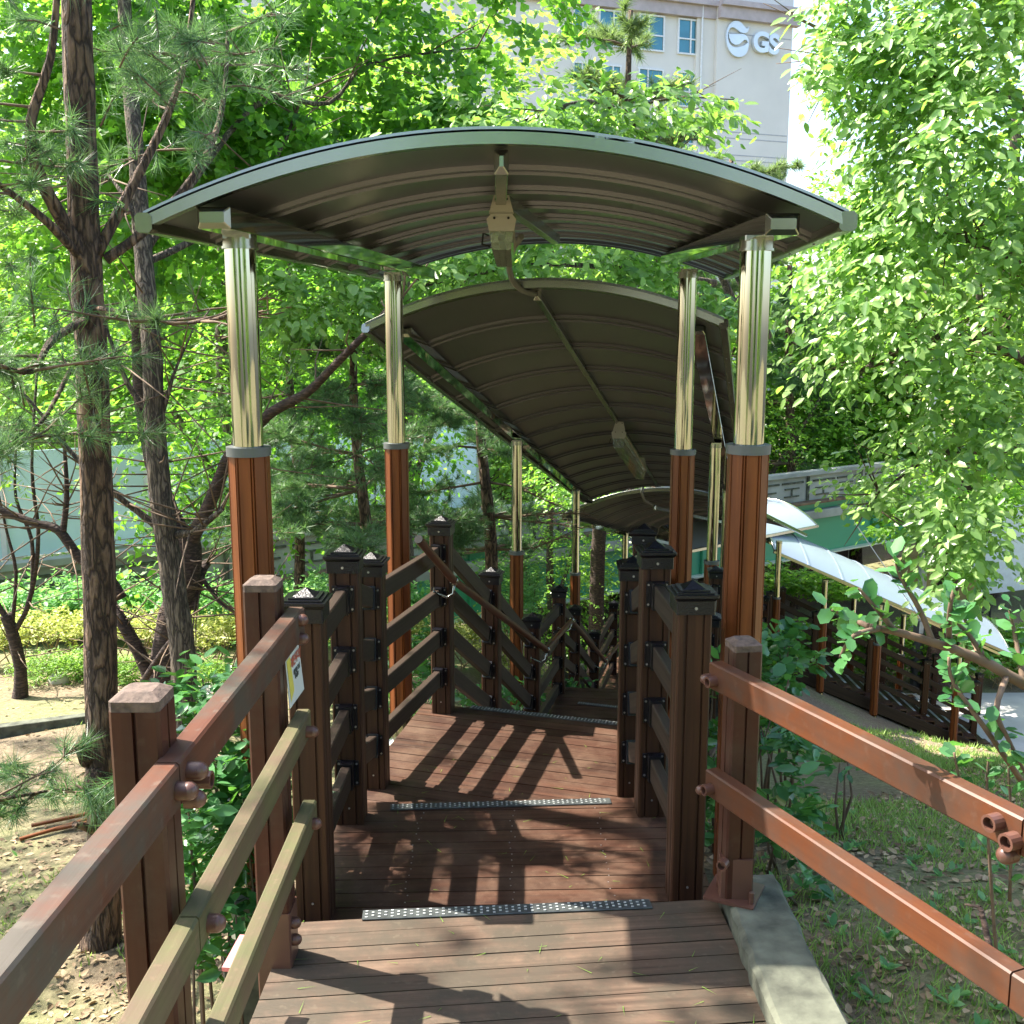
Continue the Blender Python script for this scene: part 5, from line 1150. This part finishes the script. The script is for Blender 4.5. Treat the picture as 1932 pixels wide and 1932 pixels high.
# ------------------------------------------------------------------ hedges and shrubs
def row(us, v, Y, r_, zoff): return [(V3((P(u, 1200, Y).x, Y, gz(P(u, 1200, Y).x, Y)+zoff)), r_) for u in us]
bush('hedge', 'yellow-green clipped hedge on bare stems behind the trunks on the left', row(range(-60, 1060, 75), 0, 11.0, (.42, .38, .17), .42), 2600, .048, 'ovate', 'hedge', 201, 130, 7, (.08, .18), 'hedge', stemm='straw', thr=-.9)
bush('hedge', 'dark green shrub bank under the patterned parapet', row(range(-60, 760, 90), 0, 12.4, (.62, .5, .34), .42), 2400, .085, 'ovate', 'fern', 202, 30, 7, (.12, .3), 'hedge', thr=-.7)
for i, (u, Y, r_, lab) in enumerate(((75, 10.1, .30, 'bright low bush left of the pale rock'), (150, 10.2, .24, 'bright low bush between the small tree and the pale rock'), (232, 10.0, .22, 'bright low bush peeking out behind the near pine trunk'), (395, 10.1, .24, 'bright low bush between the pale and dark trunks'))):
    x = P(u, 1250, Y).x; bush('low_bush', lab, [(V3((x, Y, gz(x, Y)+.12)), (r_, r_, .17))], 240, .05, 'lance', 'lowbush', 210+i, 4, 6, (.06, .12), 'bush', 'bright low bushes on the soil', thr=-.9)
bush('maple_sapling', 'light green feathery sapling left of the third steel post', [(P(1010, 1120, 11.6), (.42, .4, .2)), (P(1000, 1170, 11.2), (.45, .4, .22)), (P(960, 1080, 11.6), (.3, .3, .15))], 420, .075, 'lance', 'fern', 220, 8, 8, (.15, .3), 'sapling', path=True)
bush('maple_sapling', 'light green feathery sapling behind the near left railing post', [(P(640, 1130, 9.2), (.4, .35, .25)), (P(560, 1190, 9), (.4, .3, .25)), (P(700, 1090, 9.4), (.3, .3, .15))], 380, .075, 'lance', 'fern', 221, 8, 8, (.15, .3), 'sapling')
bush('glossy_shrub', 'dark glossy shrub behind the tall left railing post', [(P(790, 1225, 7.0), (.42, .35, .3)), (P(760, 1300, 6.6), (.35, .3, .3)), (P(860, 1260, 7.4), (.4, .35, .35)), (P(930, 1300, 8), (.4, .35, .35))], 560, .075, 'ovate', 'gloss', 222, 14, 7, (.12, .25))
bush('glossy_shrub', 'dark shrub seen through the farther rails beside the halfway landing', [(P(1060, 1260, 9.0), (.25, .3, .4)), (P(1000, 1250, 9), (.35, .3, .4))], 300, .07, 'ovate', 'gloss', 223, 8, 7, (.12, .25))
bush('glossy_shrub', 'tall thin glossy shrub between the painted fence posts on the left', [(P(400, 1330, 3.5), (.16, .16, .14)), (P(430, 1450, 3.35), (.19, .18, .3)), (P(420, 1600, 3.3), (.16, .15, .3)), (P(400, 1750, 3.1), (.13, .12, .25)), (P(365, 1560, 3.1), (.10, .12, .3)), (P(520, 1560, 3.3), (.05, .1, .3))], 330, .066, 'ovate', 'gloss', 224, 16, 6, (.08, .18), path=False, thr=-.6)
bush('glossy_shrub', 'broad-leaved glossy shrub right behind the right fence post', [(P(1478, 1250, 4.6), (.075, .15, .16)), (P(1452, 1340, 4.4), (.07, .15, .25)), (P(1345, 1330, 4.3), (.04, .12, .25)), (P(1345, 1500, 4.2), (.04, .12, .25))], 120, .066, 'round', 'gloss', 225, 14, 6, (.08, .18), path=False, thr=-.6)
bush('glossy_shrub', 'low glossy sprigs rising right of the fence post foot', [(P(1480, 1530, 3.7), (.09, .12, .22)), (P(1490, 1400, 3.9), (.07, .12, .12)), (P(1590, 1440, 4.2), (.05, .08, .05)), (P(1500, 1680, 3.4), (.06, .08, .12))], 44, .075, 'ovate', 'gloss', 226, 12, 6, (.06, .14), path=False, thr=-2)
bush('hedge', 'dense green hedge behind the long lower stairs', row(range(1440, 2050, 70), 0, 21.2, (.8, .6, .62), .75), 3000, .11, 'ovate', 'broad', 227, 90, 7, (.15, .35), 'hedge', stemm='straw', thr=-.8, path=False)
bush('shrub', 'leafy shrub filling the dark gap left of the lower stairs', [(P(1465, 1250, 15.4), (.28, .3, .3)), (P(1560, 1110, 20.6), (.6, .4, .35)), (P(1480, 1100, 20.6), (.5, .4, .4))], 420, .11, 'ovate', 'broad', 228, 14, 7, (.15, .35), path=False)
# foreground branch on the right
t = thing('branching_shrub', PZ(2050, 1500, -.2), 'large-leaved shrub branch arching in from the right edge, closest to the viewer', 'shrub')
mb = MB(); Yb = 2.25
trunk_tube(mb, [P(2060, 1350, Yb), P(1932, 1290, Yb), P(1850, 1245, Yb), P(1760, 1212, Yb), P(1690, 1192, Yb), P(1640, 1182, Yb)], .015, .007, 10, .1, 3)
paths = [[(1760, 1212), (1735, 1150), (1700, 1090), (1690, 1060)], [(1690, 1192), (1655, 1150), (1620, 1110)], [(1790, 1222), (1792, 1150), (1800, 1110)], [(1850, 1250), (1830, 1190), (1812, 1150)], [(1900, 1275), (1880, 1340), (1905, 1400), (1935, 1460)], [(1870, 1260), (1830, 1200), (1800, 1170)], [(1640, 1182), (1600, 1165), (1570, 1150)], [(1660, 1186), (1610, 1200), (1585, 1240)], [(1830, 1238), (1800, 1290), (1795, 1310)], [(1932, 1290), (1915, 1200), (1905, 1150)], [(1932, 1480), (1870, 1390), (1800, 1290), (1790, 1240)], [(1880, 1800), (1868, 1640), (1862, 1500), (1865, 1430)], [(1830, 1560), (1812, 1480), (1800, 1420)], [(1905, 1700), (1908, 1560), (1902, 1440)]]
LC = []; LD = []
rg = random.Random(9)
for i, pa in enumerate(paths):
    yy = Yb+rg.uniform(-.12, .18) if i < 11 else 2.3+i*.02
    pts = [P(u, v, Yb if j == 0 and i < 11 else yy) for j, (u, v) in enumerate(pa)]; trunk_tube(mb, pts, .0075 if i < 11 else .005, .003, 6, .05, i)
    for a_, c_ in list(zip(pts, pts[1:]))[-2:]:
        for f in (.35, .7, 1.0): LC.append(tuple(a_.lerp(c_, f))); LD.append(tuple(c_-a_))
mb.build('stems', M['twig'], t)
rng = np.random.RandomState(12); LC = np.array(LC); LD = unit(np.array(LD)); n_ = 3
ang = np.tile(np.arange(n_)*2.4, len(LC))+np.repeat(rng.uniform(0, 6, len(LC)), n_); Dr = np.repeat(LD, n_, 0); X = unit(np.cross(Dr, np.array([[.3, .9, .2]]))); Y_ = np.cross(Dr, X)
A = X*np.cos(ang)[:, None]+Y_*np.sin(ang)[:, None]+Dr*.45+np.array([[0, 0, .1]])+rng.normal(size=Dr.shape)*.15; pos = np.repeat(LC, n_, 0)+Dr*np.tile(np.linspace(-.04, .02, n_), len(LC))[:, None]
V, F = leaf_geo(pos, A, np.array([[0, -.2, 1.]])+rng.normal(size=A.shape)*.35, rng.uniform(.024, .052, len(pos)), 'round'); fast_mesh('foliage', V, F, M['gloss'], t)

# ------------------------------------------------------------------ ground cover
def gzv(x, y): return np.array([gz(a, b_) for a, b_ in zip(x, y)])
rng = np.random.RandomState(33)
def scatter(n_, regs):
    X = []; Y2 = []
    for (x0, x1, y0, y1, f) in regs:
        k = int(n_*f); X.append(rng.uniform(x0, x1, k)); Y2.append(y0+(y1-y0)*rng.uniform(0, 1, k)**1.5)
    x, y = np.concatenate(X), np.concatenate(Y2)
    k = ~((x > -.78) & (x < .86) & (y < 3.1)) & ~((x > -.8) & (x < .75) & (y < 5.6)) & ~((x > -.1) & (x < 2.4) & (y > 5.5))
    return x[k], y[k]
x, y = scatter(30000, [(.8, 3.2, 1.2, 7, .34), (2, 8, 5, 15.2, .30), (-3.2, -.7, 1.2, 6, .26), (-7, -1.2, 4, 10.5, .10)])
pos = np.stack([x, y, gzv(x, y)+.008], 1); a = rng.uniform(0, 6.28, len(x)); A = np.stack([np.cos(a), np.sin(a), rng.normal(size=len(x))*.25], 1)
V, F = leaf_geo(pos, A, np.array([[0, 0, 1.]])+rng.normal(size=A.shape)*.35, rng.uniform(.010, .045, len(x))*(1+.03*y), 'ovate')
tag(fast_mesh('leaf_litter', V, F, M['litter'], None), 'dry fallen leaves scattered over the soil on both sides of the stairs', 'leaf litter', kind='stuff')
x, y = scatter(105000, [(.9, 4, 1.4, 8, .55), (2.2, 9, 6, 16, .60), (-6, -1.4, 3.5, 8.5, .14)])
q = np.stack([x, y, x*0], 1); k = nz3(q, .9, 5)+.35*nz3(q, 4, 6) > np.where(x > 0, -.12, .30); x, y = x[k], y[k]
z = gzv(x, y); hgt = rng.uniform(.015, .055, len(x))*(1+.05*y); a = rng.uniform(0, 6.28, len(x)); wv2 = np.stack([np.cos(a), np.sin(a), 0*a], 1)*(.0022+.0005*y)[:, None]
p = np.stack([x, y, z-.004], 1); tip = p+np.stack([rng.normal(size=len(x))*.5, rng.normal(size=len(x))*.5, np.ones(len(x))], 1)*hgt[:, None]
V = np.stack([p-wv2, p+wv2, tip], 1).reshape(-1, 3); tag(fast_mesh('grass', V, np.arange(len(V)).reshape(-1, 3), M['grassm'], None), 'thin patchy grass on the soil slopes', 'grass', kind='stuff')
# broad weeds
x, y = scatter(380, [(.95, 2.6, 1.6, 4.2, .5), (.9, 5, 3, 10, .4), (-3.5, -1.3, 3, 7, .1)]); n_ = 5
C = np.repeat(np.stack([x, y, gzv(x, y)+.01], 1), n_, 0); a = rng.uniform(0, 6.28, len(C)); A = np.stack([np.cos(a), np.sin(a), rng.uniform(.2, 1.2, len(C))], 1)
V, F = leaf_geo(C, A, np.array([[0, 0, 1.]])+rng.normal(size=A.shape)*.2, rng.uniform(.02, .055, len(C)), 'ovate')
tag(fast_mesh('weeds', V, F, M['fern'], None), 'small broad-leaved weeds sprouting through the litter', 'weeds', kind='stuff')
# needles dropped on the boards
x = rng.uniform(-.62, .62, 150); y = rng.uniform(2.0, 5.0, 150); z = np.where(y < 2.86, .003, np.where(y < 3.94, ZB+.003, ZC+.003)); x[(y > 4.4)] *= .7
a = rng.uniform(0, 6.28, 150); d = np.stack([np.cos(a), np.sin(a), 0*a], 1); s_ = np.stack([-np.sin(a), np.cos(a), 0*a], 1)*.0012; p = np.stack([x, y, z], 1); L_ = rng.uniform(.015, .06, (150, 1))
V = np.stack([p-s_, p+s_, p+d*L_+np.array([[0, 0, .002]])], 1).reshape(-1, 3); tag(fast_mesh('fallen_needles', V, np.arange(len(V)).reshape(-1, 3), M['lowbush'], None), 'yellowed pine needles lying on the deck boards', 'pine needles', kind='stuff')

def GH(u, v_):
    d = ray(u, v_); p = V3((0, 0, CZ)); k_ = .5
    while k_ < 60:
        q_ = p+d*k_
        if q_.z < gz(q_.x, q_.y): break
        k_ += .03
    return q_
# ------------------------------------------------------------------ small things on the ground
t = None
for i, (u0_, v0_, u1_, v1_, lab) in enumerate(((38, 1592, 165, 1560, 'longest of the three brown sticks lying by the pine'), (60, 1566, 165, 1549, 'upper brown stick lying by the pine, nearest the trunk'), (100, 1574, 165, 1566, 'short brown stick between the other two by the pine'))):
    a = GH(u0_, v0_)+V3((0, 0, .03)); b_ = GH(u1_, v1_)+V3((0, 0, .05))
    mb = MB(); mb.bar(a, b_, .025, .02); tag(mb.build('stick', M['clad'], loc=a), lab, 'stick', 'sticks by the pine')
a = GH(112, 1288); mb = MB(); mb.ball(a+V3((0, 0, .02)), .10, 7, 5, (1, .7, .9), .5, 6); tag(mb.build('rock', M['stone'], loc=a), 'pale pointed rock between the bright low bushes', 'rock')
xx = P(415, 1268, 10).x; mb = MB(); mb.ball((xx, 10, gz(xx, 10)+.01), .3, 10, 6, (1.2, .6, .25), .3, 8); tag(mb.build('rock', M['stone'], loc=(xx, 10, gz(xx, 10))), 'flat pale rock behind the glossy shrub on the left', 'rock')
a = P(1878, 1835, 2.3); mb = MB(); trunk_tube(mb, [a, P(1868, 1790, 2.3), P(1850, 1712, 2.35)], .010, .006, 8, .2, 3); trunk_tube(mb, [P(1850, 1712, 2.35), P(1822, 1706, 2.4)], .004, .003, 6)
tag(mb.build('dead_stub', M['cherry_bark'], loc=a), 'dark dead twig stub standing in the weeds at the lower right', 'stub')
a = P(455, 1800, 2.35); mb = MB(); mb.sweep(rect(.05, .012, .002), P(437, 1830, 2.3), P(470, 1768, 2.42), up=(0, 0, 1)); tag(mb.build('pink_board', M['pink'], loc=a), 'pink plastic strip propped behind the lowest mossy rail', 'strip')
a = P(474, 1705, 3.2); mb = MB(); mb.cyl(a-V3((0, 0, .09)), a, .048, .075, k=20, cap=False); mb.build('tmp', M['jar']) if False else None
o = mb.build('plastic_cup', M['jar'], loc=a); tag(o, 'cloudy plastic collar round the foot of the nearest left canopy post', 'cup')
